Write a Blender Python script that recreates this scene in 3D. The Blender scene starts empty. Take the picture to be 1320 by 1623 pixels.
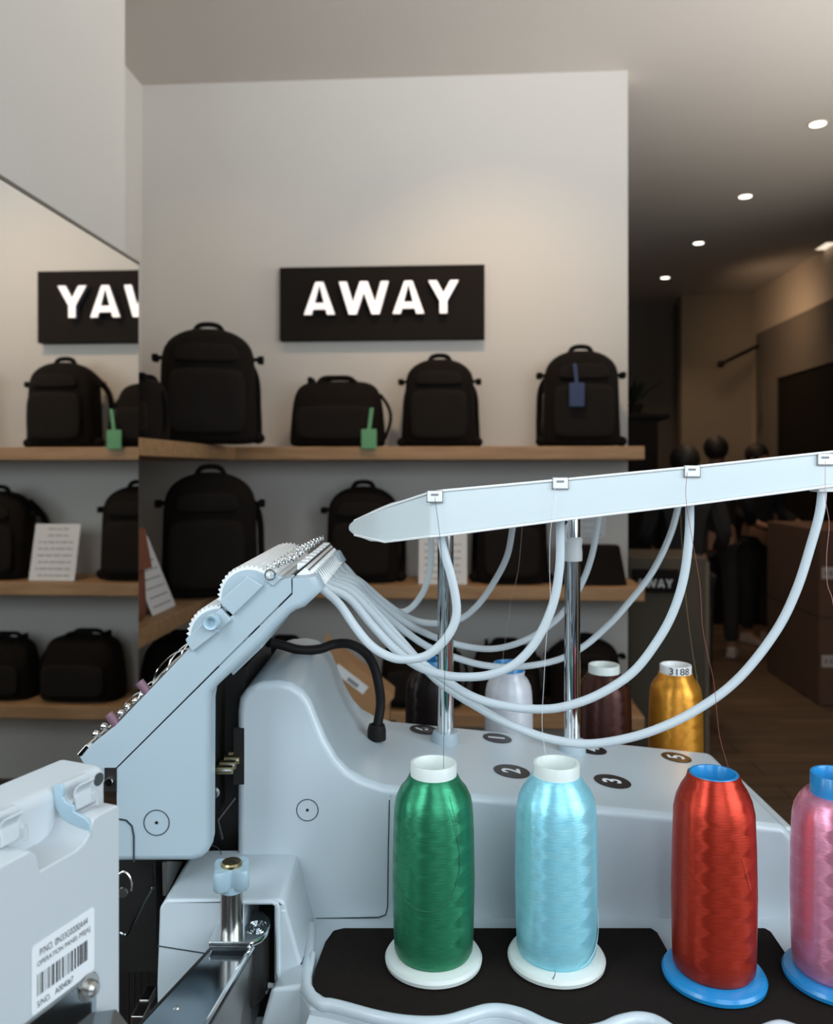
import bpy, bmesh, math, random
from mathutils import Vector, Matrix
random.seed(7)
PI = math.pi
F = 1300.0; HX = 660.0; HY = 745.0; ZC = 1.40; YAW = 0.0637
C = bpy.context.scene.collection
# ------------------------------------------------------------------ camera
cam_d = bpy.data.cameras.new('camera'); cam = bpy.data.objects.new('camera', cam_d); C.objects.link(cam)
cam.location = (0, 0, ZC); cam.rotation_euler = (PI/2, 0, 0)
cam_d.sensor_fit = 'HORIZONTAL'; cam_d.sensor_width = 36; cam_d.lens = 36*F/1320.0
cam_d.shift_y = -(811.5-HY)/1320.0
cam_d.clip_start = 0.02; cam_d.clip_end = 60
cam_d.dof.use_dof = True; cam_d.dof.focus_distance = 0.70; cam_d.dof.aperture_fstop = 9.5
bpy.context.scene.camera = cam
# ------------------------------------------------------------------ world, exposure
sc = bpy.context.scene
sc.view_settings.view_transform = 'Standard'; sc.view_settings.look = 'None'
sc.view_settings.exposure = 0.0; sc.view_settings.gamma = 1.0; sc.view_settings.use_curve_mapping = False
w = bpy.data.worlds.new('world'); sc.world = w; w.use_nodes = True
w.node_tree.nodes['Background'].inputs[0].default_value = (0.75, 0.86, 1.0, 1)
w.node_tree.nodes['Background'].inputs[1].default_value = 0.12
RZ = Matrix.Rotation(-YAW, 4, 'Z')
def RW(x, y, z=0.0):
    """room coordinates -> world"""
    return RZ @ Vector((x, y, z))
# ------------------------------------------------------------------ lights
def light(kind, loc, energy, col, **k):
    d = bpy.data.lights.new(kind.lower()+'_light', kind); d.energy = energy; d.color = col
    for a, b in k.items():
        if a not in ('aim',): setattr(d, a, b)
    o = bpy.data.objects.new(kind.lower()+'_light', d); C.objects.link(o); o.location = loc
    if 'aim' in k:
        o.rotation_euler = (Vector(k['aim'])-Vector(loc)).to_track_quat('-Z', 'Y').to_euler()
    return o
WARM = (1.0, 0.70, 0.44)
# shop-front daylight as area lights right and left, with added fill and uplight
light('AREA', RW(1.20, 0.02, 1.72), 17.5, (0.80, 0.92, 1.0), shape='RECTANGLE', size=0.9, size_y=1.1, aim=RW(0.05, 0.85, 1.15))
light('AREA', RW(0.30, -0.45, 1.80), 8, (0.80, 0.92, 1.0), shape='RECTANGLE', size=0.7, size_y=1.2, aim=RW(0.0, 0.85, 1.15))  # added frontal fill for the machine
light('AREA', RW(-0.78, -0.15, 1.80), 9.5, (0.80, 0.92, 1.0), shape='RECTANGLE', size=0.40, size_y=1.2, aim=RW(-0.05, 0.85, 1.15))
light('AREA', RW(1.5, -0.55, 2.30), 14, (0.95, 0.97, 1.0), shape='RECTANGLE', size=1.8, size_y=0.4, spread=1.0, aim=RW(0.4, 2.4, 3.45))  # added uplight for the ceiling and upper walls
# added light by the right wall, outside the frame, brightening ceiling and left wall
light('AREA', RW(2.65, 2.3, 2.05), 34, (1.0, 0.975, 0.94), shape='RECTANGLE', size=2.4, size_y=0.8, spread=1.75, aim=RW(-0.6, 2.2, 4.1))
# ceiling spots washing the shelf wall (their fittings are above the frame)
for x, e, tx in ((0.05, 46, 0.12), (-1.0, 10, -0.95)):
    light('SPOT', RW(x, 2.45, 3.10), e, WARM, spot_size=1.35, spot_blend=1.0, shadow_soft_size=0.05, aim=RW(tx, 3.6, 1.55))

# ================================================================== helpers
def mat(name, col, rough=0.5, metal=0.0, noise=0.0, nscale=8.0, bump=0.0, bscale=200.0, **kw):
    m = bpy.data.materials.new(name); m.use_nodes = True; nt = m.node_tree; b = nt.nodes['Principled BSDF']
    b.inputs['Base Color'].default_value = (*col, 1); b.inputs['Roughness'].default_value = rough; b.inputs['Metallic'].default_value = metal
    for k, v in kw.items():
        b.inputs[k.replace('_', ' ')].default_value = v
    tc = nt.nodes.new('ShaderNodeTexCoord')
    if noise:
        n = nt.nodes.new('ShaderNodeTexNoise'); n.inputs['Scale'].default_value = nscale; n.inputs['Detail'].default_value = 5
        nt.links.new(tc.outputs['Object'], n.inputs['Vector'])
        mx = nt.nodes.new('ShaderNodeMix'); mx.data_type = 'RGBA'
        mx.inputs[6].default_value = (*[c*(1-noise) for c in col], 1); mx.inputs[7].default_value = (*[min(1, c*(1+noise)) for c in col], 1)
        nt.links.new(n.outputs['Fac'], mx.inputs[0]); nt.links.new(mx.outputs[2], b.inputs['Base Color'])
    if bump:
        n2 = nt.nodes.new('ShaderNodeTexNoise'); n2.inputs['Scale'].default_value = bscale; n2.inputs['Detail'].default_value = 3
        nt.links.new(tc.outputs['Object'], n2.inputs['Vector'])
        bp = nt.nodes.new('ShaderNodeBump'); bp.inputs['Strength'].default_value = bump; bp.inputs['Distance'].default_value = 0.002
        nt.links.new(n2.outputs['Fac'], bp.inputs['Height']); nt.links.new(bp.outputs[0], b.inputs['Normal'])
    return m
def wood_mat(name, c1, c2, rough, sc_, plank=0.0):
    m = bpy.data.materials.new(name); m.use_nodes = True; nt = m.node_tree; b = nt.nodes['Principled BSDF']; N = nt.nodes.new; L = nt.links.new
    tc = N('ShaderNodeTexCoord'); mp = N('ShaderNodeMapping'); mp.inputs['Scale'].default_value = sc_
    n = N('ShaderNodeTexNoise'); n.inputs['Scale'].default_value = 3; n.inputs['Detail'].default_value = 6; n.inputs['Distortion'].default_value = 0.6
    r = N('ShaderNodeValToRGB'); r.color_ramp.elements[0].position = .3; r.color_ramp.elements[1].position = .7
    r.color_ramp.elements[0].color = (*c1, 1); r.color_ramp.elements[1].color = (*c2, 1)
    L(tc.outputs['Object'], mp.inputs[0]); L(mp.outputs[0], n.inputs['Vector']); L(n.outputs['Fac'], r.inputs[0])
    out = r.outputs[0]
    if plank:
        br = N('ShaderNodeTexBrick'); br.inputs['Scale'].default_value = 1; br.inputs['Brick Width'].default_value = 1.6; br.inputs['Row Height'].default_value = plank
        br.inputs['Mortar Size'].default_value = 0.004; br.inputs['Color1'].default_value = (1, 1, 1, 1); br.inputs['Color2'].default_value = (.7, .7, .7, 1); br.inputs['Mortar'].default_value = (.25, .25, .25, 1)
        L(tc.outputs['Object'], br.inputs['Vector'])
        mx = N('ShaderNodeMix'); mx.data_type = 'RGBA'; mx.blend_type = 'MULTIPLY'; mx.inputs[0].default_value = 1
        L(out, mx.inputs[6]); L(br.outputs[0], mx.inputs[7]); out = mx.outputs[2]
    L(out, b.inputs['Base Color']); b.inputs['Roughness'].default_value = rough
    return m
def thread_mat(name, col, dark, aniso=0.85, metal=0.65, rough=0.33):
    """wound thread: fibres run round the cone in crossing layers"""
    m = bpy.data.materials.new(name); m.use_nodes = True; nt = m.node_tree; b = nt.nodes['Principled BSDF']; N = nt.nodes.new; L = nt.links.new
    tc = N('ShaderNodeTexCoord'); sp = N('ShaderNodeSeparateXYZ'); L(tc.outputs['Object'], sp.inputs[0])
    def M(op, a, b_=None, c=None):
        n = N('ShaderNodeMath'); n.operation = op
        for i, v in enumerate((a, b_, c)):
            if v is None: continue
            if isinstance(v, (int, float)): n.inputs[i].default_value = v
            else: L(v, n.inputs[i])
        return n.outputs[0]
    ang = M('ARCTAN2', sp.outputs[1], sp.outputs[0])
    # two families of helices; where they cross, one layer lies over the other
    h1 = M('ADD', M('MULTIPLY', sp.outputs[2], 190), M('MULTIPLY', ang, 2.0))
    h2 = M('SUBTRACT', M('MULTIPLY', sp.outputs[2], 190), M('MULTIPLY', ang, 3.0))
    p = M('MULTIPLY', M('SINE', h1), M('SINE', h2))
    st = N('ShaderNodeMapRange'); st.interpolation_type = 'SMOOTHSTEP'; st.inputs[1].default_value = -0.25; st.inputs[2].default_value = 0.25; L(p, st.inputs[0])
    # fine strand noise, stretched round the cone
    cb = N('ShaderNodeCombineXYZ'); L(M('MULTIPLY', ang, 1.6), cb.inputs[0]); L(M('ADD', M('MULTIPLY', sp.outputs[2], 900), M('MULTIPLY', M('SINE', ang), 3.0)), cb.inputs[2])
    ns = N('ShaderNodeTexNoise'); ns.inputs['Scale'].default_value = 1.5; ns.inputs['Detail'].default_value = 4; L(cb.outputs[0], ns.inputs['Vector'])
    mx = N('ShaderNodeMix'); mx.data_type = 'RGBA'; mx.inputs[6].default_value = (*dark, 1); mx.inputs[7].default_value = (*col, 1)
    f = M('ADD', M('MULTIPLY', ns.outputs['Fac'], 0.95), M('MULTIPLY', st.outputs[0], 0.14)); L(f, mx.inputs[0]); mx.clamp_factor = True  # sheen of the crossing layers is partly painted into the colour
    L(mx.outputs[2], b.inputs['Base Color'])
    bp = N('ShaderNodeBump'); bp.inputs['Strength'].default_value = 0.45; bp.inputs['Distance'].default_value = 0.0004; L(ns.outputs['Fac'], bp.inputs['Height']); L(bp.outputs[0], b.inputs['Normal'])
    tg = N('ShaderNodeTangent'); tg.direction_type = 'RADIAL'; tg.axis = 'Z'; L(tg.outputs[0], b.inputs['Tangent'])
    b.inputs['Anisotropic'].default_value = aniso
    L(M('ADD', M('MULTIPLY', M('SUBTRACT', st.outputs[0], .5), 0.075), 0.25), b.inputs['Anisotropic Rotation'])
    b.inputs['Roughness'].default_value = rough; b.inputs['Metallic'].default_value = metal
    return m
def emis(name, col, s):
    m = bpy.data.materials.new(name); m.use_nodes = True; b = m.node_tree.nodes['Principled BSDF']
    b.inputs['Base Color'].default_value = (*col, 1); b.inputs['Emission Color'].default_value = (*col, 1); b.inputs['Emission Strength'].default_value = s
    return m
MT = dict(
    holeshade=mat('hole shade', (.05, .06, .062), .8, noise=.05),
    wall=mat('painted wall', (0.62, 0.595, 0.555), 0.85, noise=0.02, nscale=3),
    ceil=mat('painted ceiling', (0.55, 0.51, 0.47), 0.9, noise=0.02, nscale=2),
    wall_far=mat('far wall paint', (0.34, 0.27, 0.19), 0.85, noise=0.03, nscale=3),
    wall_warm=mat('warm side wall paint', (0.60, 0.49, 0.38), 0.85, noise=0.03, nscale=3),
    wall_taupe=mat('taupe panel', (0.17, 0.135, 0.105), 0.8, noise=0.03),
    floor=wood_mat('dark wood floor', (0.085, 0.052, 0.032), (0.15, 0.098, 0.062), 0.55, (0.6, 6, 1), 0.14),
    oak=wood_mat('oak shelf', (0.31, 0.17, 0.078), (0.44, 0.265, 0.13), 0.55, (1.2, 14, 14)),
    mirror=mat('mirror silver', (0.90, 0.90, 0.88), 0.015, 1.0),
    edge=mat('mirror edge', (0.20, 0.19, 0.17), 0.4, 0.6),
    signb=mat('sign board black', (0.012, 0.009, 0.007), 0.7, noise=.1, nscale=20, Specular_IOR_Level=.12),
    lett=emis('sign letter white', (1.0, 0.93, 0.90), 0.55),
    lettside=mat('sign letter side blue grey', (0.10, 0.14, 0.24), 0.5, noise=.1),
    bag=mat('black bag fabric', (0.010, 0.0075, 0.006), 0.9, Specular_IOR_Level=.12, noise=.25, nscale=12, bump=.3, bscale=500),
    bag2=mat('black bag pocket fabric', (0.014, 0.011, 0.009), 0.9, Specular_IOR_Level=.15, noise=.2, nscale=12, bump=.3, bscale=500),
    strap=mat('black webbing', (0.008, 0.0065, 0.0055), 0.9, Specular_IOR_Level=.12, noise=.1),
    navy=mat('navy tag leather', (0.022, 0.04, 0.11), 0.6, noise=.1),
    green_tag=mat('green tag leather', (0.13, 0.36, 0.17), 0.6, noise=.08),
    rust=mat('rust leather', (0.22, 0.075, 0.04), 0.6, noise=.12, nscale=20),
    paper=mat('white card', (0.72, 0.72, 0.72), 0.8, noise=.02),
    ink=mat('grey print', (0.25, 0.25, 0.26), 0.8),
    black=mat('black ink', (0.008, 0.008, 0.008), 0.6),
    card=mat('kraft cardboard', (0.38, 0.20, 0.09), 0.85, noise=.08, nscale=10),
    brownbox=mat('brown box', (0.12, 0.066, 0.042), 0.85, noise=.1, nscale=8),
    tape=mat('box label', (0.55, 0.50, 0.46), 0.6),
    olive=mat('olive plinth', (0.085, 0.070, 0.048), 0.7, noise=.08, nscale=5),
    dark=mat('dark cabinet', (0.012, 0.0085, 0.0065), 0.7, noise=.15, nscale=6, Specular_IOR_Level=.15),
    lamp=emis('downlight glow', (1.0, 0.93, 0.80), 4.0),
    lampring=mat('downlight ring', (0.6, 0.55, 0.48), 0.5),
    skin=mat('skin', (0.36, 0.20, 0.13), 0.55, noise=.05),
    hair=mat('dark hair', (0.012, 0.008, 0.006), 0.6, noise=.2, nscale=60),
    cloth_dark=mat('dark clothing', (0.012, 0.011, 0.012), 0.85, noise=.15, nscale=30),
    cloth_grey=mat('charcoal clothing', (0.022, 0.020, 0.020), 0.85, noise=.15, nscale=30),
    shoe=mat('pale shoe', (0.45, 0.40, 0.36), 0.6, noise=.05),
    leaf=mat('plant leaf', (0.02, 0.028, 0.014), 0.6, noise=.2, nscale=20),
    body=mat('pale blue grey plastic', (0.60, 0.67, 0.71), 0.30, noise=.015, nscale=6, bump=.015, bscale=900, Coat_Weight=0.25, Coat_Roughness=0.12),
    case=mat('blue grey satin plastic', (0.44, 0.53, 0.585), 0.42, noise=.015, nscale=6, bump=.02, bscale=1200),
    panel=mat('matt grey panel plastic', (0.57, 0.605, 0.63), 0.55, noise=.02, nscale=15, bump=.05, bscale=1500),
    knobp=mat('light blue plastic', (0.40, 0.54, 0.62), 0.35, noise=.015),
    bar=mat('milky white plastic', (0.66, 0.72, 0.735), 0.35, noise=.01, Subsurface_Weight=0.0),
    clip=mat('white plastic', (0.90, 0.90, 0.89), 0.35, noise=.01),
    ivory=mat('ivory spool plastic', (0.74, 0.78, 0.74), 0.38, noise=.02),
    bluep=mat('blue spool plastic', (0.012, 0.25, 0.58), 0.3, noise=.04, Coat_Weight=.3),
    chrome=mat('chrome', (0.85, 0.87, 0.88), 0.09, 1.0),
    steel=mat('brushed steel', (0.50, 0.48, 0.45), 0.28, 1.0, noise=.05, nscale=60),
    darksteel=mat('dark polished steel', (0.30, 0.33, 0.35), 0.14, 1.0, noise=.1, nscale=30),
    blackm=mat('blackened metal', (0.012, 0.010, 0.009), 0.5, 0.0, noise=.2, nscale=40),
    seam=mat('seam shadow line', (0.03, 0.045, 0.055), 0.7),
    brass=mat('aged brass', (0.45, 0.36, 0.20), 0.3, 1.0, noise=.15, nscale=80),
    foam=mat('black foam rubber', (0.018, 0.0135, 0.0115), 0.98, Specular_IOR_Level=.10, noise=.15, nscale=120, bump=.7, bscale=1400),
    rubber=mat('black rubber', (0.009, 0.007, 0.007), 0.6, Specular_IOR_Level=.25, noise=.1),
    mauve=mat('mauve rubber', (0.20, 0.10, 0.14), 0.5),
    sticker=mat('sticker black', (0.012, 0.010, 0.010), 0.35),
    label=mat('label white', (0.86, 0.88, 0.90), 0.45),
)
def tube_mat():
    m = bpy.data.materials.new('translucent silicone tube'); m.use_nodes = True; nt = m.node_tree; b = nt.nodes['Principled BSDF']; N = nt.nodes.new; L = nt.links.new
    b.inputs['Base Color'].default_value = (0.80, 0.86, 0.89, 1); b.inputs['Roughness'].default_value = 0.28
    b.inputs['Subsurface Weight'].default_value = 0.0
    tr = N('ShaderNodeBsdfTranslucent'); tr.inputs[0].default_value = (0.85, 0.92, 0.96, 1)
    tp = N('ShaderNodeBsdfTransparent'); m1 = N('ShaderNodeMixShader'); m1.inputs[0].default_value = 0.22; m2 = N('ShaderNodeMixShader')
    fr = N('ShaderNodeLayerWeight'); fr.inputs[0].default_value = 0.35
    mr = N('ShaderNodeMapRange'); mr.inputs[3].default_value = 0.22; mr.inputs[4].default_value = 0.0
    L(fr.outputs['Facing'], mr.inputs[0]); L(mr.outputs[0], m2.inputs[0])
    L(b.outputs[0], m1.inputs[1]); L(tr.outputs[0], m1.inputs[2]); L(m1.outputs[0], m2.inputs[1]); L(tp.outputs[0], m2.inputs[2])
    L(m2.outputs[0], nt.nodes['Material Output'].inputs[0]); return m
MT['tube'] = tube_mat()
def line_mat(name, col): return mat(name, col, 0.5, noise=.05, nscale=200)

W = {}            # world matrix of every Empty / thing root
def tag(o, label=None, cat=None, group=None, kind=None):
    if label: o['label'] = label
    if cat: o['category'] = cat
    if group: o['group'] = group
    if kind: o['kind'] = kind
    return o
def thing(name, label, cat, loc=(0, 0, 0), rz=0.0, group=None):
    o = bpy.data.objects.new(name, None); o.empty_display_size = 0.05; C.objects.link(o)
    o.location = loc; o.rotation_euler = (0, 0, rz)
    W[o] = Matrix.Translation(Vector(loc)) @ Matrix.Rotation(rz, 4, 'Z')
    return tag(o, label, cat, group)
class B:
    """collects shapes of one mesh"""
    def __init__(s): s.bm = bmesh.new()
    def _v(s, pts): return [s.bm.verts.new(p) for p in pts]
    def box(s, x0, x1, y0, y1, z0, z1, mtx=None):
        r = bmesh.ops.create_cube(s.bm, size=1)['verts']
        for v in r:
            v.co = Vector(((x0+x1)/2+v.co.x*(x1-x0), (y0+y1)/2+v.co.y*(y1-y0), (z0+z1)/2+v.co.z*(z1-z0)))
            if mtx: v.co = mtx @ v.co
        return s
    def loft(s, rings, caps=True):
        vs = [s._v(r) for r in rings]; n = len(vs[0])
        for a, b in zip(vs, vs[1:]):
            for i in range(n): s.bm.faces.new((a[i], a[(i+1) % n], b[(i+1) % n], b[i]))
        if caps: s.bm.faces.new(list(reversed(vs[0]))); s.bm.faces.new(vs[-1])
        return s
    def prism(s, pts, d):
        """pts: planar 3d polygon, d: extrusion vector"""
        d = Vector(d); return s.loft([[Vector(p) for p in pts], [Vector(p)+d for p in pts]])
    def lathe(s, prof, c=(0, 0, 0), n=48, axis='Z', caps=False, mtx=None):
        rings = []
        for r, z in prof:
            ring = []
            for i in range(n):
                a = 2*PI*i/n
                if axis == 'Z': p = Vector((r*math.cos(a), r*math.sin(a), z))
                elif axis == 'Y': p = Vector((r*math.cos(a), z, r*math.sin(a)))
                else: p = Vector((z, r*math.cos(a), r*math.sin(a)))
                if mtx: p = mtx @ p
                ring.append(p+Vector(c))
            rings.append(ring)
        return s.loft(rings, caps)
    def tube(s, pts, r, n=12, radii=None):
        pts = [Vector(p) for p in pts]; rings = []; up = None
        for i, p in enumerate(pts):
            t = (pts[min(i+1, len(pts)-1)]-pts[max(i-1, 0)]).normalized()
            if up is None: up = t.orthogonal().normalized()
            up = (up-t*up.dot(t)); up = up.normalized() if up.length > 1e-6 else t.orthogonal().normalized()
            q = t.cross(up); rr = radii[i] if radii else r
            rings.append([p+up*rr*math.cos(2*PI*k/n)+q*rr*math.sin(2*PI*k/n) for k in range(n)])
        return s.loft(rings)
    def sphere(s, c, r, sc_=(1, 1, 1), n=16):
        vs = bmesh.ops.create_uvsphere(s.bm, u_segments=n, v_segments=n//2+2, radius=r)['verts']
        for v in vs: v.co = Vector((v.co.x*sc_[0], v.co.y*sc_[1], v.co.z*sc_[2]))+Vector(c)
        return s
    def torus(s, c, R, r, axis='Y', n=32, m=8):
        rings = []
        for i in range(n+1):
            a = 2*PI*i/n; ring = []
            for k in range(m):
                b_ = 2*PI*k/m; rr = R+r*math.cos(b_); h = r*math.sin(b_)
                if axis == 'Y': p = Vector((rr*math.cos(a), h, rr*math.sin(a)))
                elif axis == 'Z': p = Vector((rr*math.cos(a), rr*math.sin(a), h))
                else: p = Vector((h, rr*math.cos(a), rr*math.sin(a)))
                ring.append(p+Vector(c))
            rings.append(ring)
        return s.loft(rings, False)
    def build(s, name, m, parent=None, world=True, bevel=0.0, seg=3, smooth=True, ang=35, top=None, subsurf=0):
        bmesh.ops.remove_doubles(s.bm, verts=s.bm.verts, dist=1e-6)
        bmesh.ops.recalc_face_normals(s.bm, faces=s.bm.faces)
        root = parent
        while root is not None and root.parent is not None: root = root.parent
        if world and root is not None and root in W: s.bm.transform(W[root].inverted())
        me = bpy.data.meshes.new(name); s.bm.to_mesh(me); s.bm.free()
        for mm in (m if isinstance(m, (list, tuple)) else [m]): me.materials.append(MT[mm] if isinstance(mm, str) else mm)
        o = bpy.data.objects.new(name, me); C.objects.link(o)
        if parent is not None: o.parent = parent
        if smooth:
            for p in me.polygons: p.use_smooth = True
        if bevel:
            bv = o.modifiers.new('bevel', 'BEVEL'); bv.width = bevel; bv.segments = seg; bv.limit_method = 'ANGLE'; bv.angle_limit = math.radians(30); bv.harden_normals = False
        if subsurf:
            ss = o.modifiers.new('subdivision', 'SUBSURF'); ss.levels = subsurf; ss.render_levels = subsurf
        elif smooth:
            bm = bmesh.new(); bm.from_mesh(me)
            for e in bm.edges:
                if len(e.link_faces) == 2 and e.calc_face_angle(0) > math.radians(ang): e.smooth = False
            if bevel:
                for e in bm.edges: e.smooth = True
            bm.to_mesh(me); bm.free()
            if bevel:
                wn = o.modifiers.new('weighted normals', 'WEIGHTED_NORMAL'); wn.keep_sharp = True
        return o
def struct(name, b, m, **k): return tag(b.build(name, m, **k), kind='structure')
def P(px, py, Y): return Vector(((px-HX)/F*Y, Y, ZC-(py-HY)/F*Y))
def onz(px, py, z):
    """photo point on the horizontal plane z (relative to the eye)"""
    Y = -z*F/(py-HY); return Vector(((px-HX)/F*Y, Y, ZC+z))
def catmull(pts, k=6):
    pts = [Vector(p) for p in pts]; out = []
    q = [pts[0]*2-pts[1]]+pts+[pts[-1]*2-pts[-2]]
    for i in range(1, len(q)-2):
        for j in range(k):
            t = j/k; a, b, c, d = q[i-1], q[i], q[i+1], q[i+2]
            out.append(0.5*((2*b)+(c-a)*t+(2*a-5*b+4*c-d)*t*t+(3*b-a-3*c+d)*t**3))
    out.append(pts[-1]); return out
def text_bm(txt, size, depth=0.0, bold=0.0, align='CENTER'):
    cu = bpy.data.curves.new('lettering', 'FONT'); cu.body = txt; cu.size = size; cu.extrude = depth; cu.offset = bold
    cu.align_x = align; cu.align_y = 'CENTER'
    o = bpy.data.objects.new('lettering', cu); C.objects.link(o)
    dg = bpy.context.evaluated_depsgraph_get(); dg.update()
    me = bpy.data.meshes.new_from_object(o.evaluated_get(dg))
    b = B(); b.bm.from_mesh(me); bpy.data.objects.remove(o); bpy.data.curves.remove(cu); bpy.data.meshes.remove(me)
    return b
def stroke_letter(ch, h, t, d):
    """geometric sans letter in the XZ plane, facing -Y, lower left at 0; returns B and width"""
    b = B()
    def bar(p, q, wt=None):
        wt = wt or t; p = Vector((p[0], 0, p[1])); q = Vector((q[0], 0, q[1])); v = (q-p).normalized(); n = Vector((-v.z, 0, v.x))*wt/2
        b.prism([p-n, q-n, q+n, p+n], (0, d, 0))
    def poly(pts): b.prism([(x, 0, z) for x, z in pts], (0, d, 0))
    if ch == 'A':
        wd = h*1.02; s = t*1.1
        poly([(0, 0), (s, 0), (wd/2+s*.1, h-.0*h), (wd/2-s/2, h)])
        poly([(wd-s, 0), (wd, 0), (wd/2+s/2, h), (wd/2-s*.1, h)])
        poly([(wd*.22, h*.16), (wd*.78, h*.16), (wd*.70, h*.36), (wd*.30, h*.36)])
    elif ch == 'W':
        wd = h*1.62; s = t*1.08
        for (x0, x1) in ((0, wd*.27), (wd*.5-s*.5, wd*.73)):
            poly([(x0, h), (x0+s, h), (x1+s*.55, 0), (x1-s*.45, 0)])
        for (x0, x1) in ((wd*.5-s*.5, wd*.27), (wd-s, wd*.73)):
            poly([(x0, h), (x0+s, h), (x1+s*.55, 0), (x1-s*.45, 0)])
    else:
        wd = h*0.98; s = t*1.15; m = wd/2
        poly([(m-t*.52, 0), (m+t*.52, 0), (m+t*.52, h*.46), (m-t*.52, h*.46)])
        poly([(0, h), (s, h), (m+t*.5, h*.42), (m-t*.52, h*.38)])
        poly([(wd-s, h), (wd, h), (m+t*.52, h*.38), (m-t*.5, h*.42)])
    return b, wd

# ================================================================== ROOM (room frame: x right, y deep)
CE = ZC+1.729
XM = -0.928; XL = -1.466; YB = 3.6; XE = 0.6866; XR = 2.775; YF = 8.28
def rp(px, yr):
    """x in the room frame of photo column px on the plane y=yr"""
    return yr*math.tan(math.atan((px-HX)/F)-YAW)
def wy(x, y): return -x*math.sin(YAW)+y*math.cos(YAW)
def rz_(py, x, y): return ZC-(py-HY)/F*wy(x, y)
def rbox(x0, x1, y0, y1, z0, z1): return B().box(x0, x1, y0, y1, z0, z1, RZ)
struct('floor', rbox(-2.2, 3.6, -0.68, 9.2, -0.06, 0.0), 'floor', smooth=False)
struct('ceiling', rbox(-2.2, 3.6, -0.68, 9.2, CE, CE+0.1), 'ceil', smooth=False)
struct('wall_back', rbox(XL-0.1, XE, YB, YB+0.14, 0, CE), 'wall', smooth=False)
struct('wall_left', rbox(XM-0.54, XM-0.022, -0.68, 2.215, 0, CE), 'wall', smooth=False)
struct('wall_niche', rbox(XL-0.1, XL, 2.215, YB, 0, CE), 'wall', smooth=False)
struct('wall_right', rbox(XR, XR+0.12, -0.68, 9.0, 0, CE), 'wall_warm', smooth=False)
xf = rp(1080, YF)
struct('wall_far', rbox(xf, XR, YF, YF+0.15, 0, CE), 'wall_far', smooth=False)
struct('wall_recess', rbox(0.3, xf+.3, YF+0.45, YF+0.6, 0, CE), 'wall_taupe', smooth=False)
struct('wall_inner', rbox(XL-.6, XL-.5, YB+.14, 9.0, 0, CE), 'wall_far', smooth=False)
y1203 = XR/math.tan(math.atan((1203-HX)/F)-YAW); y1235 = XR/math.tan(math.atan((1235-HX)/F)-YAW)
z530 = rz_(530, XR, y1203)
pn = B()
pn.box(XR-0.03, XR, 1.0, y1203, z530-0.48, z530, RZ); pn.box(XR-0.03, XR, y1235, y1203, 0, z530-0.48, RZ)
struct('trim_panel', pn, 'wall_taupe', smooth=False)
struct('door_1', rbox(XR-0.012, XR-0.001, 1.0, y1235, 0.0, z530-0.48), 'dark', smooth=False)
# shop front behind the camera: mullions and sill
for i, x in enumerate((-0.93, -0.15, 1.62, 2.70)):
    struct('window_%d' % (i+1), rbox(x-0.05, x+0.05, -0.68, -0.60, 0, CE), 'dark', smooth=False)
struct('trim_sill', rbox(XM, XR, -0.68, -0.58, 0, 0.9), 'dark', smooth=False)

# ---- mirror on the left wall
mz = ZC+0.586
t = thing('wall_mirror', 'large frameless wall mirror on the left wall reflecting the shelves and half the sign', 'mirror', RW(XM, 1.2, 0.02), -YAW)
rbox(XM-0.004, XM, -0.5, 2.2555, 0.06, mz-0.006).build('mirror_glass', 'mirror', t, smooth=False)
fr = B(); fr.box(XM-0.020, XM-0.004, -0.5, 2.2555, 0.05, mz, RZ); fr.box(XM-0.004, XM+0.002, -0.5, 2.257, mz-0.008, mz, RZ)
fr.build('mirror_edge', 'edge', t, smooth=False)

# ---- shelves: L-shaped, along the back wall and returning along the left niche
YS = 3.3; XS = -0.955
SH = [ZC+0.095, ZC-0.467, ZC-0.98]
names = ['long oak shelf board under the sign carrying four black bags with tags', 'long oak shelf board in the middle carrying the printed cards', 'lowest oak shelf board with dark duffels behind the machine']
for z, lb in zip(SH, names):
    xe = rp(1022, YS)
    b = B(); b.prism([RW(x, y, z) for x, y in ((XL, 2.23), (XS, 2.23), (XS, YS), (xe, YS), (xe, YB), (XL, YB))], (0, 0, -0.054))
    tag(b.build('wall_shelf', 'oak', bevel=0.003, seg=1), lb, 'shelf', 'L-shaped oak shelves')

# ---- sign
ys = YB-0.05
x0, x1 = rp(443, ys), rp(768, ys); zt = rz_(421.5, (x0+x1)/2, ys); zb = rz_(538, (x0+x1)/2, ys)
t = thing('wall_sign', 'black rectangular wall sign with raised white capital letters above the top shelf', 'sign', RW((x0+x1)/2, YB, zb), -YAW)
rbox(x0, x1, ys, YB, zb, zt).build('board', 'signb', t, bevel=.002, seg=1)
def sign_word(xs, xe, zlo, zhi, y, depth, par, mm, side):
    h = zhi-zlo; tt = h*0.235; sp = h*0.13; adv = 0; lst = []
    for ch in 'AWAY':
        bb, wd = stroke_letter(ch, h, tt, depth); lst.append((bb, adv)); adv += wd+(sp if ch != 'A' or True else sp)
    tot = adv-sp; sx = (xe-xs)/tot
    for bb, a in lst:
        for v in bb.bm.verts: v.co = RZ @ Vector((xs+(v.co.x+a)*sx, y-depth+v.co.y, zlo+v.co.z))
        o = bb.build('letter', [mm, side], par, smooth=False)
        n = RZ @ Vector((0, -1, 0))
        for p in o.data.polygons: p.material_index = 0 if p.normal.dot(W[par].inverted().to_3x3() @ n) > .9 else 1
yl = ys
sign_word(rp(484, yl), rp(727, yl), rz_(500, (x0+x1)/2, yl), rz_(448.5, (x0+x1)/2, yl), yl, 0.035, t, 'lett', 'lettside')

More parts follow.
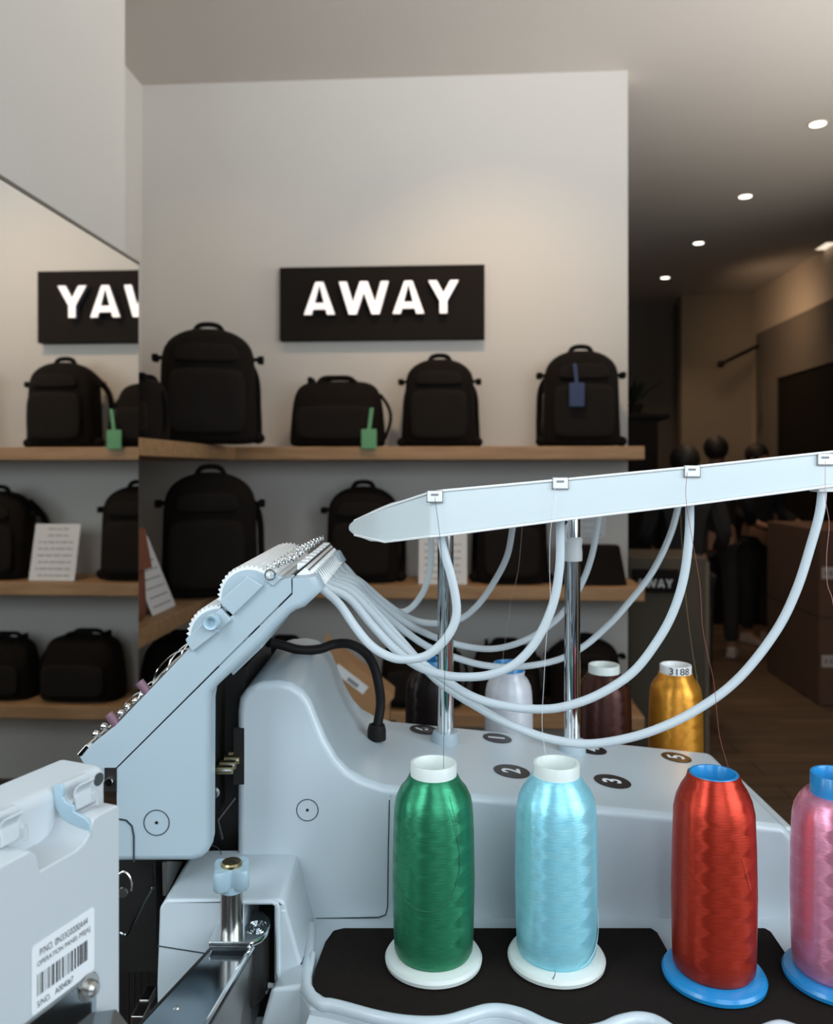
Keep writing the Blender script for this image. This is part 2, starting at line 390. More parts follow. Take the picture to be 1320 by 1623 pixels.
# ---- bags
def sup(w_, d_, z, n=28, e=3.2, cx=0, cy=0):
    r = []
    for i in range(n):
        a = 2*PI*i/n; c, s_ = math.cos(a), math.sin(a)
        k = (abs(c)**e+abs(s_)**e)**(-1/e); r.append(Vector((cx+w_*k*c, cy+d_*k*s_, z)))
    return r
def backpack(label, xr, yr, zs, w_, h, d, rot=0.0, style='pack', cat='backpack', group=None, pocket=True):
    nm = {'pack': 'backpack', 'duffel': 'duffel_bag'}[style]
    t = thing(nm, label, cat, RW(xr, yr, zs), -YAW+rot, group)
    hw, hd = w_/2, d/2; b = B()
    if style == 'pack':
        prof = [(0, .90, .80), (.02, .97, .92), (.10, 1, 1), (.30, .98, 1), (.6, .97, .95), (.78, .94, .88), (.88, .84, .78), (.95, .62, .62), (.985, .38, .45), (1.0, .15, .2)]
    else:
        prof = [(0, .95, .80), (.03, 1.0, .95), (.2, 1.01, 1.0), (.55, .97, .97), (.80, .90, .80), (.92, .82, .6), (.975, .66, .4), (1.0, .42, .15)]
    def wob(z, i): return 1+0.012*math.sin(17*z+i)
    b.loft([sup(hw*a*wob(z, 1), hd*c, z*h, e=3.6) for z, a, c in prof])
    b.build('bag_body', 'bag', t, world=False, subsurf=1)
    if style == 'pack':
        b = B(); b.loft([sup(hw*.78*a, hd*.20, h*(.08+.55*z), e=4, cy=-hd*1.0) for z, a in ((0, .85), (.06, .98), (.5, 1), (.92, .97), (1, .8))]); b.build('front_pocket', 'bag2', t, world=False, subsurf=1)
        b = B(); b.loft([sup(hw*.66*a, hd*.12, h*(.68+.16*z), e=4, cy=-hd*.92) for z, a in ((0, .9), (.2, 1), (.8, .9), (1, .7))]); b.build('top_pocket', 'bag2', t, world=False, subsurf=1)
        b = B(); b.tube(catmull([(-hw*.3, 0, h*.975), (-hw*.2, 0, h*1.03), (0, 0, h*1.045), (hw*.2, 0, h*1.03), (hw*.3, 0, h*.975)]), .010, 8); b.build('top_handle', 'strap', t, world=False)
        for s_ in (-1, 1):
            b = B(); b.box(min(s_*hw*.85, s_*hw*1.06), max(s_*hw*.85, s_*hw*1.06), -.018, .018, h*.733, h*.760); b.box(s_*hw*1.08-.012, s_*hw*1.08+.012, -.022, .022, h*.71, h*.775)
            b.build('side_buckle', 'strap', t, world=False, bevel=.004, seg=1)
            b = B(); b.tube(catmull([(s_*hw*.55, hd*.9, h*.88), (s_*hw*.95, hd*1.15, h*.66), (s_*hw*1.02, hd*1.2, h*.35), (s_*hw*1.04, hd*.8, h*.06)]), .013, 8); b.build('shoulder_strap', 'strap', t, world=False)
            b = B(); b.sphere((s_*hw*1.02, -hd*.1, h*.055), .022, (1.2, 1.3, 1)); b.build('strap_end', 'strap', t, world=False)
    else:
        for s_ in (-1, 1):
            b = B(); b.tube(catmull([(-hw*.42, s_*hd*.5, h*.9), (-hw*.3, s_*hd*.35, h*1.03), (0, s_*hd*.25, h*1.05), (hw*.3, s_*hd*.35, h*1.03), (hw*.42, s_*hd*.5, h*.9)]), .009, 8); b.build('carry_handle', 'strap', t, world=False)
        b = B(); b.box(-hw*.62, -hw*.52, -hd*.4, hd*.4, h*.86, h*1.06); b.build('strap_loop', 'strap', t, world=False, bevel=.008, seg=2)
        b = B(); b.tube(catmull([(hw*.9, 0, h*.8), (hw*1.08, 0, h*.6), (hw*1.12, 0, h*.4), (hw*1.0, 0, h*.12)]), .007, 8); b.build('shoulder_strap', 'strap', t, world=False)
        b = B(); b.loft([sup(hw*.8*a, hd*.12, h*(.10+.5*z), e=4, cy=-hd*.98) for z, a in ((0, .9), (.1, 1), (.9, 1), (1, .9))]); b.build('front_pocket', 'bag2', t, world=False, subsurf=1)
    return t
def bag_px(label, pl, pr, pt, shelf, yr, d, style='pack', cat='backpack', rot=0.0, grp=None, zz=None):
    xl, xr_ = rp(pl, yr), rp(pr, yr); zs = SH[shelf]+.001 if zz is None else zz
    xm = (xl+xr_)/2; yfr = yr-d/2*.3
    zt_ = rz_(pt, xm, yfr)
    h = zt_-zs
    return backpack(label, xm, yr, zs, (xr_-xl)*yfr/yr*.97, h*.97, d, rot, style, cat, grp)
G1 = 'black bags on the top shelf'; G2 = 'black bags on the middle shelf'; G3 = 'black bags on the lowest shelf'
bag_px('large tall black backpack at the left end of the top shelf, turned sideways', 254, 408, 514, 0, 3.02, .26, rot=.25, grp=G1)
bag_px('black bag with a looped strap half hidden beside the mirror edge on the top shelf', 190, 262, 596, 0, 2.66, .22, 'duffel', 'bag', grp=G1)
bag_px('low wide black duffel on the top shelf with a green luggage tag', 459, 613, 600, 0, 3.43, .22, 'duffel', 'duffel', grp=G1)
bag_px('black backpack on the top shelf between the duffel and the right-hand backpack', 638, 756, 564, 0, 3.43, .2, grp=G1)
bag_px('black backpack with a blue luggage tag at the right end of the top shelf', 857, 984, 550, 0, 3.43, .2, grp=G1)
bag_px('large boxy black backpack at the left end of the middle shelf', 258, 410, 742, 1, 3.02, .26, rot=.2, grp=G2)
bag_px('black backpack on the middle shelf left of the printed card', 516, 636, 766, 1, 3.44, .2, grp=G2)
bag_px('black backpack on the middle shelf right of the printed card', 752, 868, 775, 1, 3.44, .2, grp=G2)
bag_px('dark duffel on the lowest shelf behind the head of the machine', 395, 505, 1015, 2, 3.44, .2, 'duffel', 'duffel', grp=G3)
bag_px('black duffel on the lowest shelf behind the left chrome pole', 600, 735, 1012, 2, 3.44, .22, 'duffel', 'duffel', grp=G3)
bag_px('black bag on the lowest shelf behind the white thread cone', 745, 860, 1020, 2, 3.44, .2, 'duffel', 'duffel', grp=G3)
bag_px('rounded black backpack at the right end of the lowest shelf', 870, 984, 1010, 2, 3.44, .2, grp=G3)
bag_px('dark duffel at the left return of the lowest shelf next to the mirror edge', 224, 345, 1010, 2, 3.0, .24, 'duffel', 'duffel', grp=G3)
# ---- luggage tags
def luggage_tag(label, px, pt, pm, pb, wpx, yr, m, lean=0.0):
    x = rp(px, yr); t = thing('luggage_tag', label, 'luggage tag', RW(x, yr, rz_(pb, x, yr)), -YAW, 'luggage tags')
    wd = wpx/F*yr; h1 = (pb-pm)/F*yr; h2 = (pb-pt)/F*yr
    b = B(); b.box(-wd/2, wd/2, -.004, .004, 0, h1); b.build('tag_body', m, t, world=False, bevel=.006, seg=2)
    b = B(); b.prism([(-wd*.12, -.003, h1*.9), (wd*.12, -.003, h1*.9), (wd*.12+lean, -.003, h2), (-wd*.12+lean, -.003, h2)], (0, .005, 0)); b.build('tag_strap', m, t, world=False, bevel=.001, seg=1)
luggage_tag('green luggage tag hanging over the shelf edge from the duffel', 584.5, 646, 680, 712, 25, 3.285, 'green_tag', .012)
luggage_tag('blue luggage tag on the right-hand backpack of the top shelf', 914, 577, 607, 645, 24, 3.285, 'navy', -.008)
# ---- printed cards
def card(label, corners, mm='paper', lines=6):
    """corners: bl, br, tr, tl in world"""
    bl, br, tr, tl = [Vector(c) for c in corners]; n = (br-bl).cross(tl-bl).normalized()
    t = thing('info_card', label, 'card', (bl+br)/2, 0.0, 'printed cards on the middle shelf')
    B().prism([bl, br, tr, tl], -n*.004).build('card_sheet', mm, t, smooth=False)
    for i in range(lines):
        b = B()
        v = .90-.82*i/max(1, lines-1); u0, u1 = (.25, .75) if i < 2 else (.12, .88)
        def q(u, vv): return bl.lerp(br, u).lerp(tl.lerp(tr, u), vv)+n*.0008
        k = u0
        while k < u1-.05:
            k2 = min(u1, k+random.uniform(.08, .22)); b.prism([q(k, v), q(k2, v), q(k2, v+.018), q(k, v+.018)], n*.0003); k = k2+.03
        b.build('text_line', 'ink', t, smooth=False)
yc = 3.34; xa, xb = rp(663, yc), rp(740, yc); s1 = SH[1]+.002; hh = .235
card('white printed card leaning on the middle shelf behind the left chrome pole', [RW(xa, yc, s1), RW(xb, yc, s1), RW(xb, yc+.06, s1+hh), RW(xa, yc+.06, s1+hh)], lines=8)
xp = XS-.03; yA = 2.56; yB2 = 2.84
card('white printed card leaning on the left return shelf beside the mirror', [RW(xp-.02, yA, s1), RW(xp-.02, yB2-.08, s1), RW(xp-.12, yB2-.08, s1+.24), RW(xp-.12, yA, s1+.24)], lines=8)
ycd = YB-.006; card('small pale notice on the wall under the top shelf, right end', [RW(rp(917, ycd), ycd, rz_(852, .6, ycd)), RW(rp(960, ycd), ycd, rz_(852, .6, ycd)), RW(rp(960, ycd), ycd, rz_(800, .6, ycd)), RW(rp(917, ycd), ycd, rz_(800, .6, ycd))], lines=5)
# rust leather pouch near the mirror edge
tt = thing('leather_pouch', 'rust brown leather pouch standing on the return shelf beside the mirror edge', 'pouch', RW(-1.03, 2.43, s1), -YAW)
B().loft([sup(.036*a, .085*c, z*.30, e=3) for z, a, c in ((0, .9, .95), (.05, 1, 1), (.5, .85, 1), (.85, .5, .98), (1, .18, .93))]).build('pouch_body', 'rust', tt, world=False, subsurf=1)
B().prism([(.036, -.08, .16), (.036, .08, .16), (.014, .076, .285), (.014, -.076, .285)], (.006, 0, 0)).build('flap', 'rust', tt, world=False, bevel=.002, seg=1)
# black tote at the right end of the middle shelf
yt = 3.42; xa, xb = rp(878, yt), rp(992, yt)
tt = thing('tote_bag', 'flared black tote at the right end of the middle shelf beneath the pale notice', 'bag', RW((xa+xb)/2, yt, SH[1]+.001), -YAW)
hwt = (xb-xa)/2; ht = rz_(864, .5, yt)-SH[1]
B().loft([sup(hwt*1.0, .07, 0, e=6), sup(hwt*.97, .07, .01, e=6), sup(hwt*.80, .05, ht*.97, e=6), sup(hwt*.78, .045, ht, e=6)]).build('bag_body', 'bag', tt, world=False, bevel=.004, seg=2)
B().tube(catmull([(-hwt*.3, -.03, ht*.97), (-hwt*.2, -.05, ht*.75), (hwt*.2, -.05, ht*.75), (hwt*.3, -.03, ht*.97)]), .006, 8).build('carry_handle', 'strap', tt, world=False)
# kraft box leaning on a small side table behind the machine
YK = 2.2; ck_ = P(556, 1076, YK)
tb_ = thing('side_table', 'small dark side table behind the machine carrying the kraft box', 'table', (ck_.x, YK, 0))
B().box(ck_.x-.12, ck_.x+.12, YK-.13, YK+.13, .665, .690).build('table_top', 'dark', tb_, bevel=.003, seg=1)
for sx in (-1, 1):
    for sy in (-1, 1): B().box(ck_.x+sx*.10-.012, ck_.x+sx*.10+.012, YK+sy*.11-.012, YK+sy*.11+.012, 0, .665).build('leg', 'dark', tb_, smooth=False)
tt = thing('cardboard_box', 'tilted kraft cardboard box with a white label behind the black cable', 'box', (ck_.x, YK, ck_.z))
mk = Matrix.Rotation(.66, 4, 'Y')
b = B(); b.box(-.045, .045, -.05, .05, -.115, .095, mk @ Matrix.Rotation(-1.57, 4, 'Y')); b.build('box_body', 'card', tt, world=False, bevel=.002, seg=1)
b = B(); b.box(-.02, .105, -.045, .05, -.120, -.040); b.build('box_lower_half', 'card', tt, world=False, bevel=.002, seg=1)
b = B(); b.prism([Vector(p) for p in ((-.072, -.052, .075), (-.005, -.052, .055), (-.058, -.056, .138))], (0, .002, 0)); b.build('flap', 'card', tt, world=False, smooth=False)
b = B(); b.box(-.055, .045, -.0525, -.0505, .000, .024, mk); b.build('shipping_label', 'paper', tt, world=False, smooth=False)
b = B(); b.box(-.012, .022, -.0535, -.0527, .004, .014, mk); b.build('shipping_mark', 'ink', tt, world=False, smooth=False)

# ---- plinth with black name band
yp = 3.86; xa, xb = rp(1004, yp), rp(1121, yp); ztp = rz_(884, xb, yp)
tt = thing('display_plinth', 'olive brown display plinth right of the shelves with a black band and white letters', 'plinth', RW((xa+xb)/2, yp+.2, 0), -YAW)
rbox(xa-.02, xb, yp, yp+.4, 0, ztp).build('plinth_body', 'olive', tt, bevel=.006, seg=2)
rbox(rp(1122, yp)-.012, rp(1122, yp)+.004, yp-.004, yp+.01, 0, ztp-.02).build('edge_strip', 'wall_taupe', tt, smooth=False)
xc = rp(1076, yp-.03); z0_, z1_ = rz_(938, xc, yp), rz_(902, xc, yp)
rbox(rp(1003, yp-.03), xc, yp-.03, yp, z0_, z1_).build('name_band', 'signb', tt, bevel=.002, seg=1)
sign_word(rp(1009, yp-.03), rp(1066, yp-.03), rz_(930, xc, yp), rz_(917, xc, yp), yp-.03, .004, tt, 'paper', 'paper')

# ---- stacked brown boxes at the right
yb = 5.0/math.cos(YAW); xb0 = rp(1298, yb)
for i, (lb, h0, h1) in enumerate((('brown shipping box on the floor at the right, bottom of the stack', .001, .522), ('brown shipping box at the right, stacked on top of another', .524, 1.045))):
    tt = thing('shipping_box', lb, 'box', RW(xb0+.4, yb+.42, h0), -YAW, 'stacked shipping boxes')
    rbox(xb0, xb0+.60, yb, yb+.85, h0, h1).build('box_body', 'brownbox', tt, bevel=.004, seg=1)
    zl = h0+.23
    rbox(xb0+.015, xb0+.12, yb-.002, yb, zl, zl+.07).build('label', 'tape', tt, smooth=False)
    b = B()
    for k in range(3): b.box(xb0+.03+.03*k, xb0+.048+.03*k, yb-.003, yb-.002, zl+.02, zl+.05, RZ)
    b.build('label_print', 'ink', tt, smooth=False)

# ---- far furniture
ya = 5.3; xa, xb = rp(996, ya), rp(1058, ya)
tt = thing('storage_unit', 'dark storage unit beyond the shelf wall carrying a plant and trays', 'cabinet', RW((xa+xb)/2, ya+.2, 0), -YAW)
zt_ = rz_(664, xa, ya)
rbox(xa-.2, xb-.06, ya, ya+.4, 0, zt_).build('carcass', 'dark', tt, bevel=.004, seg=1)
rbox(xa-.2, xb+.01, ya-.02, ya+.42, zt_, zt_+.035).build('top_board', 'dark', tt, bevel=.004, seg=1)
tt = thing('potted_plant', 'small dark leafy plant on the storage unit behind the white wall end', 'plant', RW(rp(1008, ya), ya+.1, zt_+.036), -YAW)
B().lathe([(.0, 0), (.05, 0), (.065, .06), (.055, .07), (0, .065)], n=20).build('pot', 'dark', tt, world=False)
lf = B()
for k in range(16):
    a = k*2.4; tilt = .5+.4*random.random(); L_ = .16+.12*random.random()
    d_ = Vector((math.cos(a)*math.sin(tilt), math.sin(a)*math.sin(tilt), math.cos(tilt))); s_ = Vector((-math.sin(a), math.cos(a), 0))*.022
    base = Vector((0, 0, .06)); pts = [base, base+d_*L_*.5, base+d_*L_+Vector((0, 0, -.03))]
    lf.loft([[pts[0]-s_*.2, pts[0]+s_*.2, pts[0]+Vector((0, 0, .003))], [pts[1]-s_, pts[1]+s_, pts[1]+Vector((0, 0, .006))], [pts[2]-s_*.1, pts[2]+s_*.1, pts[2]+Vector((0, 0, .002))]])
lf.build('foliage', 'leaf', tt, world=False)
yk = 7.6; xa, xb = rp(1062, yk), rp(1205, yk)
tt = thing('tall_counter', 'long dark counter along the far wall behind the people', 'counter', RW((xa+xb)/2, yk+.25, 0), -YAW)
rbox(xa, xb, yk, yk+.5, 0, ZC-.10).build('carcass', 'dark', tt, bevel=.005, seg=1)
rbox(xa-.01, xb+.02, yk-.03, yk+.5, ZC-.10, ZC-.05).build('worktop', 'dark', tt, bevel=.004, seg=1)
for k in range(3): rbox(xa+.05+k*.33, xa+.35+k*.33, yk-.012, yk, .12, ZC-.16).build('door', 'dark', tt, bevel=.004, seg=1)
# small tray items on the counter
for lb, px, wv, hv, mm in (('small pale box standing on the far counter left of the seated head', 1078, .05, .13, 'tape'), ('second small pale box on the far counter beside the dark-haired head', 1102, .05, .10, 'tape')):
    x = rp(px, yk+.12); tag(rbox(x-wv, x+wv, yk+.1, yk+.2, ZC-.049, ZC-.049+hv).build('product_box', mm, bevel=.003, seg=1), lb, 'box', 'product boxes on the far counter')
# wall rail
a_, b_ = RW(XR-.02, 7.95, rz_(546, XR, 7.95)), None
xr1 = rp(1142, 7.75); pA = RW(xr1, 7.75, rz_(577, xr1, 7.75)); pB = RW(XR-.002, 8.0, rz_(546, XR, 8.0))
tt = thing('wall_rail', 'slim dark metal rod with a round end jutting from the right wall', 'rail', pB)
B().tube([pA, pA.lerp(pB, .5), pB], .016, 10).build('rod', 'dark', tt); B().sphere(pA, .035).build('end_cap', 'dark', tt)

# ---- ceiling downlights
for i, (px, py) in enumerate(((1296, 196), (1181, 311), (1107, 385), (1054, 440))):
    Y = 1.729*F/(HY-py); p = P(px, py, Y); p.z = CE
    lb = ('nearest and largest of the four round ceiling downlights, at the right edge', 'second round ceiling downlight from the right edge', 'third round ceiling downlight from the right edge', 'farthest and smallest round ceiling downlight, beside the white wall end')[i]
    tt = thing('ceiling_downlight', lb, 'light', p, 0, 'round ceiling downlights')
    B().lathe([(.036, -.001), (.040, -.004), (.046, -.004), (.048, 0)], c=p, n=32).build('trim_ring', 'lampring', tt)
    B().lathe([(0.0001, -.004), (.037, -.004), (.037, -.001)], c=p, n=32).build('lens', 'lamp', tt)
    light('SPOT', p+Vector((0, 0, -.02)), 26, WARM, spot_size=1.9, spot_blend=.9, shadow_soft_size=.05, aim=p+Vector((0.25, 0, -3)))
light('AREA', RW(2.65, 4.3, 2.2), 8, (1.0, 0.93, 0.82), shape='RECTANGLE', size=2.0, size_y=0.6, spread=2.0, aim=RW(0.9, 4.8, 3.4))  # added fill by the right wall, out of view, for the far ceiling
light('SPOT', RW(2.05, 6.9, 2.72), 13, WARM, spot_size=2.5, spot_blend=1.0, shadow_soft_size=.15, aim=RW(2.9, 7.3, 2.45))  # added warm spot without a fitting, brightening the far right wall and ceiling

xw = rp(1322, 6.5); tt = thing('ceiling_washer', 'square recessed ceiling light at the right edge beside the right wall', 'light', RW(xw, 6.5, CE), -YAW)
rbox(xw-.12, xw+.12, 6.38, 6.62, CE-.006, CE).build('trim_ring', 'lampring', tt, smooth=False)
rbox(xw-.10, xw+.10, 6.40, 6.60, CE-.008, CE-.006).build('lens', emis('soft washer glow', (1.0, .85, .68), 1.0), tt, smooth=False)
# ---- people
def skin_mesh(verts, edges, radii, root=0, sub=1):
    me = bpy.data.meshes.new('tmp'); me.from_pydata(verts, edges, []); o = bpy.data.objects.new('tmp', me); C.objects.link(o)
    md = o.modifiers.new('s', 'SKIN'); md.use_smooth_shade = True
    for i, r in enumerate(radii):
        sv = me.skin_vertices[0].data[i]; sv.radius = (r, r) if not isinstance(r, tuple) else r; sv.use_root = (i == root)
    sb = o.modifiers.new('u', 'SUBSURF'); sb.levels = sub
    dg = bpy.context.evaluated_depsgraph_get(); dg.update()
    m2 = bpy.data.meshes.new_from_object(o.evaluated_get(dg)); bpy.data.objects.remove(o)
    b = B(); b.bm.from_mesh(m2); return b
def person(label, loc, rz, H=1.70, top='cloth_dark', leg='cloth_grey', seedy=0, shoe='shoe', arm_fwd=.25):
    s = H/1.70
    t = thing('person', label, 'person', loc, rz, 'people in the back of the shop')
    V = []; E = []; R = []
    def add(p, r, par=None):
        V.append(tuple(Vector(p)*s)); R.append((r[0]*s, r[1]*s) if isinstance(r, tuple) else r*s)
        if par is not None: E.append((par, len(V)-1))
        return len(V)-1
    pel = add((0, 0, .93), (.15, .10)); wst = add((0, 0, 1.07), (.125, .09), pel); ch = add((0, 0, 1.27), (.155, .105), wst)
    sh = add((0, 0, 1.38), (.12, .085), ch); nk = add((0, 0, 1.46), .052, sh); hd0 = add((0, -.015, 1.52), (.062, .075), nk); hd1 = add((0, -.02, 1.60), (.074, .092), hd0); hd2 = add((0, -.01, 1.665), (.05, .06), hd1)
    for g in (-1, 1):
        a = add((g*.17, 0, 1.385), .058, sh); e = add((g*.24, .0, 1.13), .042, a); wr = add((g*.22, -arm_fwd, 1.03 if arm_fwd > .15 else .88), .026, e)
        dv = Vector((0, -1, -.1)) if arm_fwd > .15 else Vector((0, -.1, -1)); base = Vector((g*.22, -arm_fwd, 1.03 if arm_fwd > .15 else .88))
        pm = add(base+dv*.06, (.032, .018), wr)
        for f in range(4):
            o_ = Vector((g*(.022-.015*f), 0, 0)); f1 = add(base+dv*.10+o_, .0085, pm); f2 = add(base+dv*(.135-.006*abs(f-1.5))+o_+Vector((0, 0, -.010)), .0075, f1); add(base+dv*(.150-.006*abs(f-1.5))+o_+Vector((0, 0, -.022)), .0065, f2)
        th = add(base+dv*.04+Vector((-g*.035, 0, .0)), .010, pm); add(base+dv*.075+Vector((-g*.045, 0, -.01)), .008, th)
        hp = add((g*.09, 0, .86), .088, pel); kn = add((g*.105, -.01, .48), .056, hp); ak = add((g*.11, .015, .09), .036, kn); ft = add((g*.115, -.06, .045), (.036, .03), ak); add((g*.12, -.15, .035), (.034, .022), ft)
    b = skin_mesh(V, E, R); b.build('figure', 'skin', t, world=False)
    # face
    fc = B(); fc.sphere((0, -.112*s, 1.575*s), .014*s, (.8, 1, 1.4)); fc.sphere((-.03*s, -.105*s, 1.60*s), .011*s); fc.sphere((.03*s, -.105*s, 1.60*s), .011*s)
    fc.sphere((.076*s, -.01*s, 1.585*s), .022*s, (.4, .8, 1.2)); fc.sphere((-.076*s, -.01*s, 1.585*s), .022*s, (.4, .8, 1.2)); fc.build('facial_features', 'skin', t, world=False)
    hr = B(); hr.sphere((0, .015*s, 1.625*s), .098*s, (.96, 1.06, 1.0), 20); hr.build('hair', 'hair', t, world=False)
    # shirt
    V2 = [(0, 0, .90), (0, 0, 1.07), (0, 0, 1.27), (0, 0, 1.39), (0, 0, 1.435)]; R2 = [(.165, .118), (.145, .108), (.172, .12), (.135, .10), (.07, .065)]; E2 = [(0, 1), (1, 2), (2, 3), (3, 4)]
    for g in (-1, 1):
        k = len(V2); V2 += [(g*.175, 0, 1.385), (g*.245, 0, 1.13), (g*.223, -arm_fwd*.92, 1.035 if arm_fwd > .15 else .91)]; R2 += [.072, .054, .040]; E2 += [(3, k), (k, k+1), (k+1, k+2)]
    skin_mesh([tuple(Vector(v)*s) for v in V2], E2, [tuple(q*s for q in r) if isinstance(r, tuple) else r*s for r in R2]).build('jacket', top, t, world=False)
    V3 = [(0, 0, .95)]; R3 = [(.16, .112)]; E3 = []
    for g in (-1, 1):
        k = len(V3); V3 += [(g*.092, 0, .85), (g*.107, -.01, .48), (g*.112, .012, .10)]; R3 += [.100, .070, .058]; E3 += [(0, k), (k, k+1), (k+1, k+2)]
    skin_mesh([tuple(Vector(v)*s) for v in V3], E3, [tuple(q*s for q in r) if isinstance(r, tuple) else r*s for r in R3]).build('trousers', leg, t, world=False)
    for g in (-1, 1):
        b = B(); b.loft([[Vector((g*.115+x*wd, y, z))*s for x, wd in ((-1, w2), (1, w2))] + [Vector((g*.115+x*w2*.7, y, z+h2))*s for x in (1, -1)] for y, w2, z, h2 in ((.06, .035, .002, .07), (.0, .042, .002, .085), (-.10, .045, .002, .05), (-.17, .035, .002, .03))])
        b.build('shoe', shoe, t, world=False, bevel=.008, seg=2)
    return t
def at_floor(px, Y): return Vector(((px-HX)/F*Y, Y, 0.0))
person('person with dark hair in dark clothes, middle head above the thread bar', at_floor(1135, 6.2), 2.6, 1.64)
person('person in black clothes and pale shoes standing rightmost at the back', at_floor(1201, 6.7), .4, 1.60)
person('person in charcoal clothes standing behind the olive plinth, leftmost head', at_floor(1085, 4.75), 2.9, 1.53, top='cloth_grey')

# ================================================================== THREAD CONES
ZPAD = -0.410
def cone(label, X, Y, thread, core, neck=True, top=0.166, ttop=0.156, zb=ZPAD, rb=.0335, group='large thread cones'):
    t = thing('thread_cone', label, 'thread cone', (X, Y, ZC+zb), 0, group)
    b = B()
    b.lathe([(.010, 0), (.0375, 0), (.040, .0015), (.0405, .0045), (.039, .007), (.034, .009), (.020, .010)], n=64)
    b.build('base_flange', core, t, world=False)
    b = B(); b.lathe([(.0185, .01), (.0193, ttop-.01), (.0193, top-.0008), (.0188, top), (.0168, top), (.0163, top-.001), (.0155, .01)], n=64); b.build('core_tube', core, t, world=False)
    r = rb
    if neck: prof = [(.0185, .0085), (r-.003, .0085), (r-.0008, .013), (r, .03), (r+.0008, .07), (r+.0002, .11), (r-.0008, .130), (r-.0022, .1375), (r-.0055, .1445), (r-.0105, .1505), (.0205, ttop-.0005), (.0193, ttop)]
    else: prof = [(.0185, .0085), (r-.003, .0085), (r-.0005, .013), (r, .03), (r+.0006, .07), (r-.0002, .11), (r-.0012, .136), (r-.0032, .1455), (r-.0068, .1535), (r-.011, .160), (.0205, .1645), (.0193, .1655)]
    b = B(); b.lathe(prof, n=96); b.build('thread_winding', thread, t, world=False, ang=180)
    return t
th = {
 'green': thread_mat('green thread', (0.05, 0.36, 0.18), (0.016, 0.16, 0.075)),
 'cyan': thread_mat('aqua thread', (0.46, 0.88, 0.95), (0.18, 0.62, 0.80), metal=.4),
 'red': thread_mat('red thread', (0.66, 0.055, 0.022), (0.34, 0.018, 0.010)),
 'pink': thread_mat('pink thread', (0.96, 0.44, 0.60), (0.80, 0.19, 0.30)),
 'gold': thread_mat('gold thread', (0.95, 0.43, 0.055), (0.60, 0.21, 0.018)),
 'white': thread_mat('white thread', (0.88, 0.88, 0.92), (0.70, 0.71, 0.78), metal=.1),
 'brown': thread_mat('brown thread', (0.075, 0.026, 0.020), (0.04, 0.014, 0.010)),
 'navy': thread_mat('navy thread', (0.02, 0.012, 0.012), (0.010, 0.007, 0.008)),
}
FY = .685
green = cone('green thread cone on a white core, leftmost of the front row', (687-HX)/F*FY, FY, th['green'], 'ivory')
cyan = cone('aqua blue thread cone on a white core in the front row', (881.5-HX)/F*FY, FY, th['cyan'], 'ivory', rb=.0335)
red = cone('red thread cone with blue rim and base in the front row', (1131-HX)/F*.662, .662, th['red'], 'bluep', neck=False, rb=.0325)
pink = cone('pink thread cone on a blue core cut off by the right edge', (1325-HX)/F*.66, .66, th['pink'], 'bluep', ttop=.150)
BY = 1.03
gold = cone('gold thread cone with handwritten number on its white top, back row', (1070.5-HX)/F*BY, BY, th['gold'], 'clip', rb=.0325)
brown = cone('dark brown thread cone with a cream top in the back row', (957-HX)/F*BY, BY, th['brown'], 'ivory')
white = cone('white thread cone with a blue top in the back row', (806-HX)/F*1.04, 1.04, th['white'], 'bluep', rb=.030)
navy = cone('near-black thread cone with a blue top behind the left chrome pole', (681-HX)/F*1.06, 1.06, th['navy'], 'bluep', rb=.031)
# handwritten number on the gold cone's top
b = text_bm('3188', .0135, .0001, bold=.0001)
for v in b.bm.verts:
    a = (v.co.x)/.0195; rr = .0196+v.co.z; v.co = Vector((rr*math.sin(a-.05), -rr*math.cos(a-.05), .1605+v.co.y*.85))
o = b.build('handwritten_number', 'black', gold, world=False, smooth=False); o['label'] = 'black handwritten 3188'
# loose thread lines: from the guide down into each cone
def run(pts, col, parent, r=.00022, name='loose_thread'):
    return B().tube(catmull(pts, 5), r, 5).build(name, line_mat(name+' colour', col), parent)
def depthpath(px, y0, y1):
    n = len(px); return [P(a, b_, y0+(y1-y0)*i/(n-1)) for i, (a, b_) in enumerate(px)]
g_c = (687-HX)/F*FY
run(depthpath([(689, 788), (697, 850), (703, 930), (705, 1020), (704, 1110), (703, 1190), (703, 1222)], .674, .672), (.02, .10, .06), green)
def on_cone(px, py, X, Y, r):
    d = Vector(((px-HX)/F, 1, -(py-HY)/F)); A = d.x**2+d.y**2; Bq = -2*(X*d.x+Y*d.y); Cq = X*X+Y*Y-r*r
    D = Bq*Bq-4*A*Cq
    k = (-Bq-math.sqrt(max(D, 0)))/(2*A); p = d*k; return Vector((p.x, p.y, ZC+p.z))
run([on_cone(x, y, g_c, FY, .0347) for x, y in ((712, 1262), (721, 1300), (728, 1345), (729, 1375), (722, 1405), (708, 1430), (690, 1444), (668, 1444), (648, 1432), (634, 1412), (628, 1398))], (.03, .16, .09), green, .00025, 'stray_thread')
c_c = (881.5-HX)/F*FY
run([on_cone(x, y, c_c, FY, .0347) for x, y in ((947, 1440), (948, 1475), (943, 1505), (932, 1525), (920, 1535))], (.55, .85, .92), cyan, .00025, 'stray_thread')
run(depthpath([(880, 768), (877, 800), (872, 850), (871, 900), (872, 960), (866, 1010), (862, 1080), (859, 1150), (866, 1205)], .674, .684), (.75, .75, .75), cyan)
run(depthpath([(1089, 748), (1087, 790), (1097, 855), (1109, 925), (1113, 990), (1120, 1030), (1131, 1080), (1136, 1130), (1141, 1170), (1154, 1216)], .672, .662), (.25, .07, .05), red)
